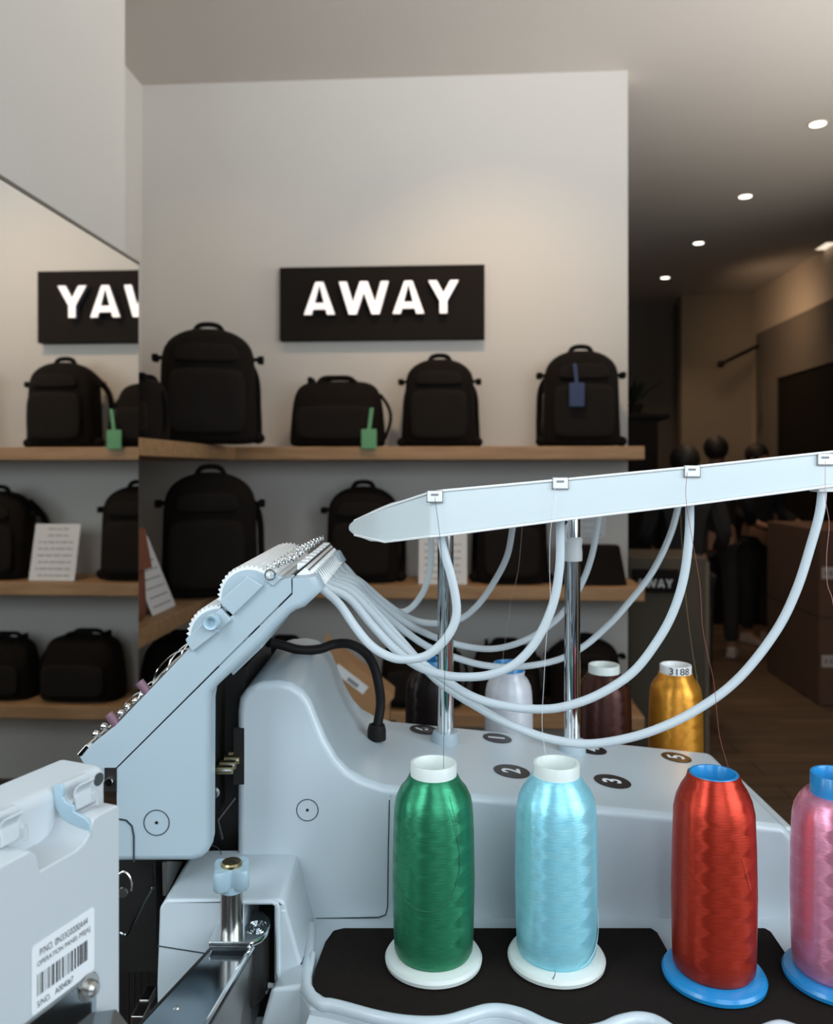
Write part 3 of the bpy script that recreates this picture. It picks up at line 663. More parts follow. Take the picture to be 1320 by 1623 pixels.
run([on_cone(x, y, (1131-HX)/F*.662, .662, .0338) for x, y in ((1178, 1362), (1184, 1385), (1190, 1410))], (.7, .12, .08), red, .0002, 'stray_thread')
run(depthpath([(1308, 730), (1308, 790), (1314, 830), (1310, 880), (1311, 925), (1320, 955), (1330, 1040), (1327, 1210)], .672, .660), (.55, .22, .22), pink)
run(depthpath([(1078, 800), (1081, 870), (1088, 960), (1097, 1030), (1106, 1085), (1108, 1100)], .99, 1.0), (.35, .24, .10), gold)
run(depthpath([(828, 830), (821, 905), (810, 950), (804, 995), (797, 1045), (803, 1078)], 1.0, 1.03), (.4, .36, .34), white)
run(depthpath([(687, 1080), (700, 1060), (720, 1165)][:2], 1.05, 1.05), (.1, .08, .08), navy)

hm = [onz(880, 1541, ZPAD+.0085), onz(879, 1547, ZPAD+.0082), onz(876, 1553, ZPAD+.0075)]
run([p_+Vector((0, 0, .0006)) for p_ in hm], (.01, .01, .01), cyan, .0003, 'black_fibre')
# ================================================================== EMBROIDERY MACHINE
mc = thing('embroidery_machine', 'pale blue grey multi-needle embroidery machine with cone tray, tube guide and side panel', 'embroidery machine', (0.05, .85, ZC-.56))
def part(b, name, m, label=None, parent=None, **k):
    o = b.build(name, m, parent or mc, **k)
    if label: o['label'] = label
    return o
def poly(pts, Y): return [P(a, b_, Y) for a, b_ in pts]
# ---- rear housing with hump: one profile, extruded in depth
YFc, YBk = .762, .965
def topz(X): return -.297-.1*X
xz = lambda px, py: (lambda p: (p.x, p.z))(P(px, py, YFc))
prof = [(375, 1345), (375, 1130), (378, 1108), (388, 1094), (403, 1083), (440, 1080), (462, 1084), (480, 1096), (492, 1113), (503, 1140), (516, 1172), (534, 1203), (552, 1222), (575, 1235)]
pts = [Vector((*xz(a, b_), 0)) for a, b_ in prof]
pts = [Vector((p.x, YFc, p.y)) for p in pts]
for X in (.0-.03, .05, .15, .25, .315, .343): pts.append(Vector((X, YFc, ZC+topz(X))))
pts += [Vector((.352, YFc, ZC+topz(.343)-.012)), Vector((.354, YFc, ZC-.56)), Vector((pts[0].x, YFc, ZC-.56))]
b = B(); b.prism(pts, (0, YBk-YFc, 0)); part(b, 'rear_housing', 'body', bevel=.0125, seg=5)
# cover seam on the housing face
def strip(pts, r, name='seam', m='seam', par=None): return part(B().tube(pts, r, 4), name, m, parent=par)
yf = YFc-.0002
strip([P(617, 1268, yf), P(615, 1350, yf), P(614, 1438, yf), P(611, 1450, yf), P(600, 1454, yf), P(500, 1456, yf)], .0006)
strip([P(619, 1262, yf), P(620.5, 1240, .80), P(618, 1182, .90)], .0005)
# round screw covers
for px, py, Y, r in ((487, 1284, YFc, 17), (248, 1304, .69, 20), (334, 1357, YFc, 17)):
    c = P(px, py, Y-.0003); R_ = r/F*Y
    o = part(B().torus(c, R_, .0004, 'Y', 40, 6), 'screw_cover', 'seam'); part(B().lathe([(.0001, -.0002), (.0013, -.0002), (.0013, .0002)], c=c, axis='Y', n=14), 'cover_hole', 'black', parent=o)
# front cover notch dark slot beside the hump
b = B(); b.box(P(372, 0, YFc).x-.001, P(387, 0, YFc).x, YFc-.0006, YFc+.01, P(0, 1243, YFc).z, P(0, 1154, YFc).z); part(b, 'side_slot', 'blackm', smooth=False)
# ---- cable with grommet
cp = [P(425, 1018, .86), P(445, 1022, .87), P(475, 1030, .88), P(505, 1029, .89), P(530, 1021, .90), P(555, 1021, .90), P(578, 1034, .90), P(592, 1055, .895), P(600, 1085, .89), P(603, 1115, .89), P(599, 1145, .885), P(597, 1166, .88)]
o = part(B().tube(catmull(cp, 6), .0052, 12), 'power_cable', 'rubber')
part(B().lathe([(.006, .012), (.0085, .012), (.010, .006), (.010, -.004)], c=P(597, 1166, .88), n=16), 'grommet', 'rubber', parent=o)
# ---- number stickers
sn = Vector((0.1, 0, 1)).normalized(); ex = Vector((1, 0, -.1)).normalized(); ey = Vector((0, 1, 0))
def on_top(px, py):
    u = (px-HX)/F; v = -(py-HY)/F; Y = -.297/(v+.1*u); return Vector((u*Y, Y, ZC+v*Y))
for dg, px, py, rr in (('2', 811, 1223, .0185), ('3', 970.5, 1239, .0185), ('1', 788, 1170.5, .0165), ('6', 672, 1157, .0165), ('4', 938, 1188.5, .0165), ('5', 1072, 1201, .0165)):
    c = on_top(px, py)+sn*.0003; M4 = Matrix.Translation(c) @ Matrix((ex, ey, sn)).transposed().to_4x4()
    o = part(B().lathe([(.0001, .0), (.0001, .0004), (rr, .0004), (rr, .0)], n=40, mtx=M4), 'number_sticker', 'sticker', 'round black sticker with white number '+dg, smooth=False)
    tb = text_bm(dg, .026, .0001, bold=.0006)
    for v in tb.bm.verts: v.co = M4 @ (Matrix.Rotation(PI/2, 4, 'Z') @ (v.co+Vector((0, 0, .0007))))
    part(tb, 'digit', 'label', parent=o, smooth=False)
# ---- chrome poles with collars
for px_b, py_b, pxt, pyt in ((706, 1176, 709, 842), (907, 1190, 904, 812)):
    c = on_top(px_b, py_b); tp = P(pxt, pyt, c.y)
    o = part(B().lathe([(.0088, .0), (.0088, tp.z-c.z+.01)], c=(c.x, c.y, c.z), n=40, caps=True), 'thread_tree_pole', 'chrome', ang=60)
    part(B().lathe([(.0088, .012), (.0135, .012), (.0146, .010), (.0150, -.004)], c=c, n=40), 'pole_collar', 'case', parent=o)
    if px_b > 800:
        c2 = P(907, 870, c.y); part(B().lathe([(.0089, -.0135), (.0108, -.0130), (.0111, -.004), (.0105, .003), (.0112, .011), (.0096, .0135), (.0089, .0135)], c=c2, n=24), 'tape_wrap', 'clip', 'crumpled white tape wrapped round the pole', parent=o)
        q = [P(904, 822, c.y-.0095), P(897, 834, c.y-.0095), P(896, 858, c.y-.0095)]; part(B().tube(q, .0011, 6), 'tape_tail', 'clip', parent=o)
# ---- thread tree bar (hull-shaped tray, tilted up to the right)
def zrel(py, Y): return ZC-(py-HY)/F*Y
st = []   # stations: X, yfront, yback, ztop_f, zbot_f, ztop_b, zbot_b
def X_(px, Y): return (px-HX)/F*Y
rings = []
def ring(xf_, yf_, zt1, zb1, xb_, yb_, zt2, zb2):
    return [Vector((xf_, yf_, zb1)), Vector((xf_, yf_, zt1)), Vector((xb_, yb_, zt2)), Vector((xb_, yb_, zb2))]
xt = X_(553, .84)
rings.append(ring(xt, .838, zrel(832, .84), zrel(841, .84), xt, .842, zrel(832, .84), zrel(841, .84)))
rings.append(ring(X_(562, .82), .82, zrel(824, .82), zrel(849, .82), X_(562, .82), .86, zrel(824, .82)-.0005, zrel(849, .82)))
rings.append(ring(X_(587, .77), .77, zrel(812, .77), zrel(858.5, .77), X_(587, .77), .91, zrel(812, .77)-.003, zrel(858.5, .77)+.001))
rings.append(ring(X_(610, .73), .73, zrel(803, .73), zrel(859.5, .73), X_(610, .73), .95, zrel(803, .73)-.005, zrel(859.5, .73)+.002))
rings.append(ring(X_(682, .682), .682, zrel(780, .682), zrel(851, .682), X_(682, .682), 1.0, zrel(780, .682)-.013, zrel(851, .682)+.002))
for px, a, c_ in ((704, 777.5, 848.5), (900, 759.5, 823), (1100, 740, 799), (1320, 716, 770), (1420, 705, 756)):
    rings.append(ring(X_(px, .68), .68, zrel(a, .68), zrel(c_, .68), X_(px, .68), 1.0, zrel(a, .68)-.014, zrel(c_, .68)+.001))
bar = part(B().loft(rings), 'thread_tree_bar', 'bar', bevel=.0025, seg=3)
for px, py in ((689, 787), (888, 766), (1097, 747), (1308, 728)):
    c = P(px, py, .6785); o = part(B().box(c.x-.0062, c.x+.0062, c.y-.0012, c.y+.002, c.z-.0045, c.z+.0045), 'thread_guide', 'clip', bevel=.0008, seg=2, parent=bar)
b = B()
for px, py in ((689, 787), (888, 766), (1097, 747), (1308, 728)):
    c = P(px, py, .6790); b.box(c.x-.0068, c.x+.0068, c.y-.0005, c.y+.001, c.z-.0052, c.z+.0050)
    c = P(px, py-3, .6770); b.box(c.x-.0030, c.x+.0030, c.y-.0003, c.y+.0005, c.z-.0008, c.z+.0008)
part(b, 'guide_recess', 'ink', parent=bar, smooth=False)
for ys_, m_ in ((778.5, 0), (850, 1)):
    pl_ = [((704, 777.5), (848.5, 0)), ((900, 759.5), (823, 0)), ((1100, 740), (799, 0)), ((1320, 716), (770, 0)), ((1420, 705), (756, 0))]
    ptsr = [P(562, 825 if m_ == 0 else 848, .82), P(610, 804 if m_ == 0 else 859, .73), P(682, 780.5 if m_ == 0 else 850.5, .681)]+[P(a[0], a[1] if m_ == 0 else c_[0], .6795) for a, c_ in pl_]
    part(B().tube(ptsr, .0011, 8), 'bar_edge_highlight', 'clip', parent=bar)  # white strips put in for the highlight along the bar's edges
b = B(); c = P(1304, 772, .69); b.box(c.x-.007, c.x+.007, .683, .70, c.z-.004, c.z+.006); part(b, 'tube_socket', 'clip', parent=bar, bevel=.001)
# ---- tubes
hold_n, hold_f = P(512, 936, .72), P(552, 903, .92)
TB = [
 ([(538, 958), (564, 995), (589, 1024), (618, 1041), (644, 1045), (676, 1039), (705, 1014), (721, 985), (723, 955), (715, 913), (704, 876), (697, 846)], 0.02, .695),
 ([(553, 948), (589, 990), (625, 1028), (662, 1056), (705, 1070), (742, 1073), (778, 1069), (815, 1053), (844, 1024), (865, 987), (880, 944), (887, 896), (888, 856), (888, 820)], .12, .70),
 ([(556, 938), (590, 972), (622, 1008), (660, 1044), (713, 1083), (756, 1107), (807, 1120), (858, 1124), (898, 1119), (948, 1101), (1002, 1066), (1041, 1017), (1067, 969), (1084, 913), (1092, 847), (1093, 792)], .26, .70),
 ([(560, 934), (600, 975), (640, 1020), (684, 1070), (720, 1098), (756, 1120), (793, 1141), (836, 1160), (880, 1173), (935, 1179), (999, 1169), (1055, 1150), (1104, 1125), (1153, 1091), (1194, 1049), (1236, 990), (1264, 930), (1285, 864), (1299, 812), (1304, 766)], .36, .69),
 ([(562, 926), (578, 945), (625, 987), (676, 1024), (727, 1044), (771, 1055), (822, 1057), (880, 1047), (923, 1026), (965, 990), (999, 952), (1034, 906), (1062, 848), (1078, 790)], .50, .99),
 ([(566, 921), (589, 944), (636, 982), (684, 1008), (735, 1024), (785, 1028), (836, 1013), (884, 980), (918, 932), (938, 880), (950, 812)], .64, 1.0),
 ([(571, 922), (611, 956), (647, 979), (684, 988), (727, 982), (756, 960), (782, 924), (804, 880), (814, 826)], .80, 1.0),
 ([(572, 928), (586, 940), (613, 961), (636, 970), (655, 960), (673, 933), (682, 896), (683, 846)], .97, 1.0),
]
for pxs, fh, yend in TB:
    h0 = hold_n.lerp(hold_f, fh)+Vector((0, 0, 0)); n = len(pxs)
    pts = [h0+Vector((-.006, 0, .006)), h0+Vector((.0, 0, 0))]
    for i, (a, c_) in enumerate(pxs):
        k = min(1, (i+1)/(n*.62)); k = k*k*(3-2*k); pts.append(P(a, c_, h0.y+(yend-h0.y)*k))
    part(B().tube(catmull(pts, 6), .0038, 14), 'thread_tube', 'tube')
# ---- tube holder comb: ribbed white slab, tubes leave along ax
A1, A2 = P(483, 898, .712), P(512, 933, .712); ax = (A2-A1).normalized(); up = Vector((-ax.z, 0, ax.x))
hb = part(B().prism([A1, A2, A2-up*.0105, A1-up*.0105], (0, .215, 0)), 'tube_holder', 'clip', bevel=.0012, seg=2)
b = B()
for k in range(17):
    y = .008+k*.0125; b.tube([A1+Vector((0, y, 0))+ax*.006, A2+Vector((0, y, 0))-ax*.001], .0016, 8)
part(b, 'holder_ribs', 'clip', parent=hb)
for k in range(8):
    c = A1+Vector((0, .010+k*.027, 0))-up*.003; part(B().box(-.0035, .0035, -.008, .008, -.003, .003, Matrix.Translation(c-ax*.002)), 'holder_cap', 'clip', parent=hb, bevel=.0008)
b = B()
for k in range(24):
    c = A1+Vector((0, .006+k*.0088, 0))+ax*.0045+up*.0002; b.box(-.0004, .0004, -.002, .002, -.0006, .0006, Matrix.Translation(c))
part(b, 'holder_slots', 'black', parent=hb, smooth=False)
b = B(); b.prism([A1+up*.0006-ax*.001, A1-up*.012-ax*.001, A1-up*.012+ax*.0008, A1+up*.0006+ax*.0008], (0, .217, 0)); part(b, 'holder_gasket', 'blackm', parent=hb, smooth=False)

# ---- needle head: cheeks both sides, dark core between
YN = .690
upper = [(126, 1200), (150, 1176), (183, 1150), (262, 1068), (300, 1028), (372, 972), (405, 938), (412, 932), (440, 920), (461, 916), (462, 940), (183.5, 1217.5), (182, 1240), (150, 1240)]
lower = [(185, 1218.5), (463.6, 941.5), (463.8, 917), (478, 916), (500, 914), (512, 934), (482, 963), (468, 968), (460, 973), (437, 996), (420, 1016), (345, 1086), (334, 1098), (331, 1115), (330, 1340), (327, 1354), (318, 1362), (306, 1366), (185, 1367)]
for y0, dy in ((YN, .028), (.893, .028)):
    part(B().prism([Vector((p.x, y0, p.z)) for p in poly(upper, YN)], (0, dy, 0)), 'head_upper_cover', 'case', bevel=.0007, seg=2)
    bl = B(); bl.prism([Vector((p.x, y0, p.z)) for p in poly(lower, YN)], (0, dy, 0)); o = part(bl, 'head_side_cover', 'case')
    me = o.data; at = me.attributes.new('bevel_weight_edge', 'FLOAT', 'EDGE')
    off_ = W[mc].translation; q0 = P(186, 1218, YN)-off_; q1 = P(464, 941, YN)-off_
    def sharp_side(v):   # outline corners away from the seam line and the left edge
        dx = (q1.x-q0.x); dz = (q1.z-q0.z); dist = ((v.x-q0.x)*dz-(v.z-q0.z)*dx)/math.hypot(dx, dz)
        return dist > .004 and v.x > q0.x+.004
    for ed in me.edges:
        a_, b2 = [me.vertices[i_].co for i_ in ed.vertices]
        if abs(a_.y-b2.y) < 1e-5 and (sharp_side(a_) or sharp_side(b2)) and not (abs(a_.x-q0.x) < .004 and abs(b2.x-q0.x) < .004): at.data[ed.index].value = 1.0
    md = o.modifiers.new('bevel', 'BEVEL'); md.limit_method = 'WEIGHT'; md.width = .0055; md.segments = 4
inner = [(150, 1205), (300, 1042), (410, 945), (455, 930), (470, 950), (436, 985), (340, 1078), (312, 1100), (312, 1345), (200, 1345), (200, 1260)]
part(B().prism([Vector((p.x, YN+.014, p.z)) for p in poly(inner, YN)], (0, .19, 0)), 'head_core', 'blackm', smooth=False)
# light neck behind the side cover, running across to the tube holder
neck = [(466, 928), (490, 914), (506, 940), (476, 962), (452, 972)]
part(B().prism([Vector((p.x, YN+.02, p.z)) for p in poly(neck, YN)], (0, .212, 0)), 'head_neck', 'case', bevel=.002)
b = B(); b.prism([Vector((p.x, YN+.030, p.z)) for p in poly([(398, 1012), (436, 976), (441, 984), (404, 1024)], YN)], (0, .16, 0)); part(b, 'rear_rib', 'case', bevel=.001)
b = B(); b.prism([Vector((p.x, YN+.040, p.z)) for p in poly([(345, 1080), (396, 1030), (402, 1042), (352, 1090)], YN)], (0, .15, 0)); part(b, 'rear_rib', 'case', bevel=.001)
# lower-left seam of the side cover
strip([P(188, 1298, YN-.0002), P(200, 1300, YN-.0002), P(209, 1309, YN-.0002), P(212, 1325, YN-.0002), P(212, 1366, YN-.0002)], .0009)
b = B(); p0, p1 = P(167, 1216, YN+.001), P(183, 1253, YN+.001); b.box(p0.x, p1.x+.0012, YN-.001, YN+.002, p1.z, p0.z); o = part(b, 'hinge_recess', 'blackm', smooth=False)
part(B().lathe([(.0001, -.003), (.003, -.003), (.0036, -.001), (.0036, .001)], c=P(174, 1238, YN-.001), axis='Y', n=16), 'screw', 'chrome', parent=o)
# tension rollers
def gear(c, R_, y0, y1, n=40, bump=.0012):
    b = B(); r = []
    for i in range(n*2):
        a = PI*i/n; rr = R_+(bump if i % 2 else -bump); r.append(Vector((c.x+rr*math.cos(a), y0, c.z+rr*math.sin(a))))
    return b.prism(r, (0, y1-y0, 0))
for cx_, cy_, r_ in ((395, 946, 49), (346, 1008, 49)):
    c = P(cx_, cy_, YN+.004); R_ = r_/F*YN
    o = part(gear(c, R_, YN+.004, YN+.22), 'thread_roller', 'clip', ang=80)
    part(B().lathe([(.0001, -.002), (R_*.88, -.002), (R_*.90, 0.001)], c=Vector((c.x, YN+.004, c.z)), axis='Y', n=40), 'roller_cap', 'case', parent=o)
b = B(); b.prism(poly([(346, 954), (392, 913), (417, 929), (369, 976)], YN-.004), (0, .012, 0)); part(b, 'roller_guard', 'case', bevel=.0012, label='upper roller guard tab')
b = B(); b.prism(poly([(293, 1014), (321, 987), (348, 1000), (304, 1034)], YN-.004), (0, .012, 0)); part(b, 'roller_guard', 'case', bevel=.0012, label='lower roller guard tab')
b = B(); b.prism(poly([(336, 976), (350, 964), (367, 983), (344, 1002)], YN-.003), (0, .008, 0)); o = part(b, 'pivot_bracket', 'case', bevel=.001)
part(B().lathe([(.0001, .003), (.0028, .003), (.0040, -.001), (.0058, -.002), (.0068, 0), (.0070, .006)], c=P(334, 987, YN-.010), axis='Y', n=28), 'pivot_knob', 'knobp', parent=o)
b = B(); b.prism(poly([(422, 921), (434, 908), (446, 917), (432, 930)], YN-.002), (0, .01, 0)); o = part(b, 'guide_tab', 'case', bevel=.001)
part(B().torus(P(428, 911, YN-.003), .0042, .0009, 'Y', 20, 6), 'guide_eyelet', 'chrome', parent=o)
# coil springs, posts, wires on the slope; one set per needle, going back in depth
def helix(a, b_, r, turns):
    a, b_ = Vector(a), Vector(b_); d = (b_-a); t_ = d.normalized(); u = t_.orthogonal().normalized(); v = t_.cross(u); n = int(turns*12)
    return [a+d*(i/n)+u*r*math.cos(2*PI*i/12)+v*r*math.sin(2*PI*i/12) for i in range(n+1)]
for j in range(6):
    dy = .006+j*.038
    part(B().tube(helix(P(421, 903, YN)+Vector((0, dy, 0)), P(470, 882, YN)+Vector((0, dy, 0)), .0026, 8), .0006, 5), 'tension_spring', 'chrome')
    for px, py in ((153, 1172), (166, 1160), (179, 1149), (193, 1139)):
        if j > 2: continue
        c = P(px, py, YN)+Vector((0, dy, 0)); d = Vector((-.7, 0, .7)); o = part(B().tube([c-d*.006, c+d*.003], .0018, 8), 'guide_post', 'steel'); part(B().sphere(c+d*.004, .0031), 'post_head', 'chrome', parent=o)
    def bow(p, q, h):
        p, q = P(*p, YN), P(*q, YN); m = (p+q)/2+Vector((-.7, 0, .7))*h; m1 = p.lerp(q, .25)+Vector((-.7, 0, .7))*h*.8; m2 = p.lerp(q, .75)+Vector((-.7, 0, .7))*h*.8
        return [v+Vector((0, dy, 0)) for v in catmull([p, m1, m, m2, q], 4)]
    part(B().tube(bow((238, 1085), (296, 1030), .006), .0006, 5), 'check_spring', 'chrome')
    part(B().tube(bow((190, 1135), (229, 1098), .005), .0006, 5), 'check_spring', 'chrome')
    part(B().tube(bow((238, 1088), (300, 1030), .002), .0008, 5), 'guide_wire', 'steel')
for px, py in ((230, 1092), (181, 1143)):
    c = P(px, py, YN+.004); d = Vector((-.62, 0, .78)); part(B().tube([c-d*.006, c+d*.008], .0038, 14), 'rubber_stop', 'mauve')
b = B(); b.prism(poly([(121, 1197), (136, 1180), (142, 1184), (130, 1200)], YN), (0, .20, 0)); part(b, 'face_plate_edge', 'chrome', bevel=.0008)
b = B(); b.prism(poly([(140, 1180), (165, 1164), (300, 1026), (304, 1030), (172, 1166), (144, 1188)], YN+.004), (0, .2, 0)); part(b, 'face_rail', 'steel', smooth=False)
# innards between head and housing
b = B(); b.box(P(345, 0, .80).x-.03, P(392, 0, .80).x, .79, .93, ZC-.40, ZC-.19); part(b, 'inner_frame', 'blackm', smooth=False)
for k, (px, py) in enumerate(((358, 1220), (363, 1212), (370, 1204), (377, 1196))):
    c = P(px, py, .735+k*.012); o = part(B().tube([c+Vector((-.008, 0, 0)), c+Vector((.006, 0, 0))], .0042, 8), 'needle_bar_bolt', 'brass'); part(B().tube([c+Vector((-.004, -.0044, .001)), c+Vector((.005, -.0044, .001))], .0010, 5), 'bolt_edge', 'chrome', parent=o)
part(B().lathe([(.0001, -.002), (.0045, -.002), (.0055, .001)], c=P(338, 1257, .73), axis='Y', n=18), 'hex_screw', 'steel')
part(B().tube([P(352, 1330, .74), P(345, 1300, .74), P(372, 1265, .76)], .0016, 6), 'link_rod', 'blackm')

# ---- operation panel (seen from behind, at the left)
e = Vector((.383, .924, 0)); n = Vector((.924, -.383, 0)); O = Vector((-.211, .45, 0))
def Q(px, py, off=0.0):
    d = Vector(((px-HX)/F, 1, -(py-HY)/F)); k = ((O+n*off).dot(n))/d.dot(n); p = d*k
    return (p-O).dot(e), p.z      # s along the panel, height above the eye
def PW(s_, t_, z): p = O+e*s_+n*t_; return Vector((p.x, p.y, ZC+z))
sR, zR = Q(190, 1278); _, zf = Q(190, 1276)
s62 = Q(62, 1340)[0]; s145 = Q(145, 1300)[0]
zt0 = Q(190, 1274)[1]; zn = zt0-.014; zbm = -.56
outl = [(-.20, zt0), (s62-.006, zt0), (s62-.001, zt0-.004), (s62+.001, zn), (s145-.012, zn), (s145-.006, zn+.0015), (s145-.002, zn+.005), (s145, zt0-.004), (s145+.002, zt0-.0008), (s145+.006, zt0), (sR-.002, zt0), (sR, zt0-.002), (sR, zbm), (-.20, zbm)]
pb = part(B().prism([PW(s_, 0, z) for s_, z in outl], -n*.045), 'operation_panel', 'panel', bevel=.0035, seg=3)
d_ = Vector(((88-HX)/F, 1, -(1276-HY)/F)); tsh = (d_*((s145+O.dot(e))/d_.dot(e))-O).dot(n); print('tsh', tsh); sS, zS = Q(171, 1211, tsh)
b = B(); b.prism([PW(s_, tsh, z) for s_, z in ((-.20, zS), (sS, zS), (sS, zbm+.02), (-.20, zbm+.02))], -n*.040); part(b, 'panel_shell', 'panel', parent=pb, bevel=.0065, seg=5)
sH, zH = Q(156, 1235, tsh)
b = B(); M4 = Matrix.Translation(PW(sH, tsh+.0004, zH)) @ Matrix((e, Vector((0, 0, 1)), n)).transposed().to_4x4(); b.lathe([(.0001, 0), (.0042, 0)], n=24, mtx=M4); part(b, 'screw_hole', 'holeshade', parent=pb, smooth=False)
# latch clips: the raised ledge starts at s145 and its end face shows the S-shaped section
def S(px, py, s_):
    d = Vector(((px-HX)/F, 1, -(py-HY)/F)); k = (s_+O.dot(e))/d.dot(e); p = d*k
    return (p-O).dot(n), p.z
s8 = Q(8, 1340, -.009)[0]
for ds in (0.0, s8-s145):
    ck = [S(a, c_, s145) for a, c_ in ((87, 1243), (99, 1243), (102, 1250), (101, 1262), (105, 1270), (112, 1274), (117, 1276), (118, 1286), (126, 1290), (137, 1296), (143, 1304), (145, 1318), (145, 1330), (132, 1314), (112, 1304), (97, 1293), (88, 1276))]
    if ds == 0: part(B().prism([PW(s145+ds-.0012, t_, z) for t_, z in ck], e*.0022), 'latch_cheek', 'knobp', parent=pb, bevel=.0006, seg=2)
    bl = [S(a, c_, s145) for a, c_ in ((87, 1243), (99, 1243), (102, 1250), (101, 1262), (105, 1270), (112, 1274), (112, 1290), (87, 1290))]
    part(B().prism([PW(s145+ds+.001, t_, z) for t_, z in bl], e*.020), 'latch_block', 'panel', parent=pb, bevel=.0008, seg=2)
    hk = [S(a, c_, s145) for a, c_ in ((117, 1287), (121, 1284), (121, 1270), (117, 1260), (119, 1253), (126, 1246), (124, 1244), (117, 1250), (114, 1259), (117, 1271))]
    part(B().prism([PW(s145+ds+.0008, t_, z) for t_, z in hk], e*.012), 'latch_hook', 'panel', parent=pb, bevel=.0003, seg=2)
    b = B(); b.box(-.0008, .0008, -.001, .001, -.002, .007, Matrix.Translation(PW(s145+ds+.0135, -.0085, zt0+.004))); part(b, 'latch_stop', 'panel', parent=pb, bevel=.0003)
# label
sa, za = Q(49, 1500); sb, zb_ = Q(148.5, 1437); za2 = (Q(48, 1612)[1]+Q(148.5, 1537)[1])/2
ztop = (za+Q(148.5, 1437)[1])/2; zlow = za2
print('label', sb-sa, ztop-zlow, za, zb_)
lw, lh = sb-sa, ztop-zlow
b = B(); rr = .0022; ptsl = []
for cxx, czz, a0_ in ((sb-rr, ztop-rr, 0), (sa+rr, ztop-rr, 90), (sa+rr, zlow+rr, 180), (sb-rr, zlow+rr, 270)):
    for k in range(5): a = math.radians(a0_+k*22.5); ptsl.append(PW(cxx+rr*math.cos(a), .0002, czz+rr*math.sin(a)))
lab = part(B().prism(ptsl, n*.0003), 'serial_label', 'label', 'white barcode label on the panel back', parent=pb, smooth=False)
def ltext(txt, u, v, hgt, wid, nm):
    tb = text_bm(txt, 1.0, 0, bold=.0); xs = [q.co.x for q in tb.bm.verts]; ys_ = [q.co.y for q in tb.bm.verts]
    x0, x1, y0, y1 = min(xs), max(xs), min(ys_), max(ys_); return tb, x0, x1, y0, y1, u, v, hgt, wid
prt = B()
for txt, u, v, hgt, wid in (('P/NO. 0N33G0200A44', .12, .80, .10, .76), ('OPERATION PANEL-MS[A]', .08, .64, .095, .84), ('S/NO.   A004067', .08, .07, .09, .56)):
    tb, x0, x1, y0, y1, u, v, hgt, wid = ltext(txt, u, v, hgt, wid, '')
    me = bpy.data.meshes.new('t')
    for q in tb.bm.verts:
        fx = (q.co.x-x0)/(x1-x0); fy = (q.co.y-y0)/(y1-y0); q.co = PW(sa+lw*(u+wid*fx), .0007, zlow+lh*(v+hgt*fy))
    tb.bm.to_mesh(me); tb.bm.free(); prt.bm.from_mesh(me); bpy.data.meshes.remove(me)
random.seed(3); u = .08
while u < .86:
    wv = random.choice((.006, .010, .016, .024)); prt.prism([PW(sa+lw*u, .0007, zlow+lh*.24), PW(sa+lw*(u+wv), .0007, zlow+lh*.24), PW(sa+lw*(u+wv), .0007, zlow+lh*.55), PW(sa+lw*u, .0007, zlow+lh*.55)], n*.00005); u += wv*.9+random.choice((.012, .018, .028))
prt.build('label_print', 'ink' if False else 'black', lab if False else pb, smooth=False)
# bracket plate and screw under the label
s1b = Q(148, 1545)[0]
b = B(); b.prism([PW(s_, .0006, z) for s_, z in ((sa-.02, zlow-.0006), (s1b, zlow-.0006), (s1b, zbm), (sa-.02, zbm))], n*.002); part(b, 'bracket_plate', 'darksteel', parent=pb, bevel=.0006)
zfl = Q(150, 1594)[1]
b = B(); b.prism([PW(sa-.01, .0026, zfl), PW(s1b-.004, .0026, zfl), PW(s1b+.006, .012, zfl-.002), PW(s1b-.01, .05, zfl-.006), PW(sa-.06, .05, zfl-.006)], Vector((0, 0, -.0016))); part(b, 'bracket_flange', 'darksteel', parent=pb, bevel=.0005)
ss, zs_ = Q(135, 1563)
M4 = Matrix.Translation(PW(ss, .0028, zs_)) @ Matrix((e, Vector((0, 0, 1)), n)).transposed().to_4x4()
part(B().lathe([(.0075, 0), (.0075, .001), (.0045, .0012), (.0045, .004), (.003, .006), (.0001, .0062)], n=24, mtx=M4), 'panel_screw', 'steel', parent=pb)

# ---- lower arm block, inverted U with dark recess
YA = .682
ub = [(250, 1690), (248, 1560), (252, 1440), (262, 1426), (444, 1425), (452, 1432), (466, 1490), (484, 1556), (478, 1600), (470, 1690), (434, 1690), (434, 1434), (386, 1434), (386, 1690)]
part(B().prism(poly(ub, YA), (0, YFc-YA+.01, 0)), 'lower_arm', 'body', bevel=.003, seg=3)
sk = [(452, 1432), (470, 1500), (492, 1556), (492, 1700), (440, 1700), (440, 1432)]
part(B().loft([poly([(440, 1440), (453, 1440), (486, 1556), (440, 1556)], YA-.001), poly([(455, 1368), (470, 1368), (505, 1480), (455, 1480)], YFc+.002)]), 'arm_flare', 'body', bevel=.004)
b = B(); b.box(P(380, 0, YA).x, P(440, 0, YA).x, YFc-.012, YFc-.004, ZC-.5, ZC-.362); part(b, 'recess_back', 'blackm', smooth=False)
bz = YA-.0012
part(B().tube([P(384, 1429, bz), P(432, 1429, bz), P(438, 1432, bz), P(440, 1438, bz), P(441, 1540, bz), P(445, 1562, bz), P(425, 1562, bz)], .0022, 8), 'recess_rim', 'body')
strip([P(249, 1499, YA-.0003), P(325, 1511, YA-.0003), P(386, 1514, YA-.0003)], .0005)
strip([P(443, 1531, YA-.0003), P(470, 1533, YA-.0003), P(478, 1527, YA-.0003), P(497, 1462, YFc-.001)], .0005)
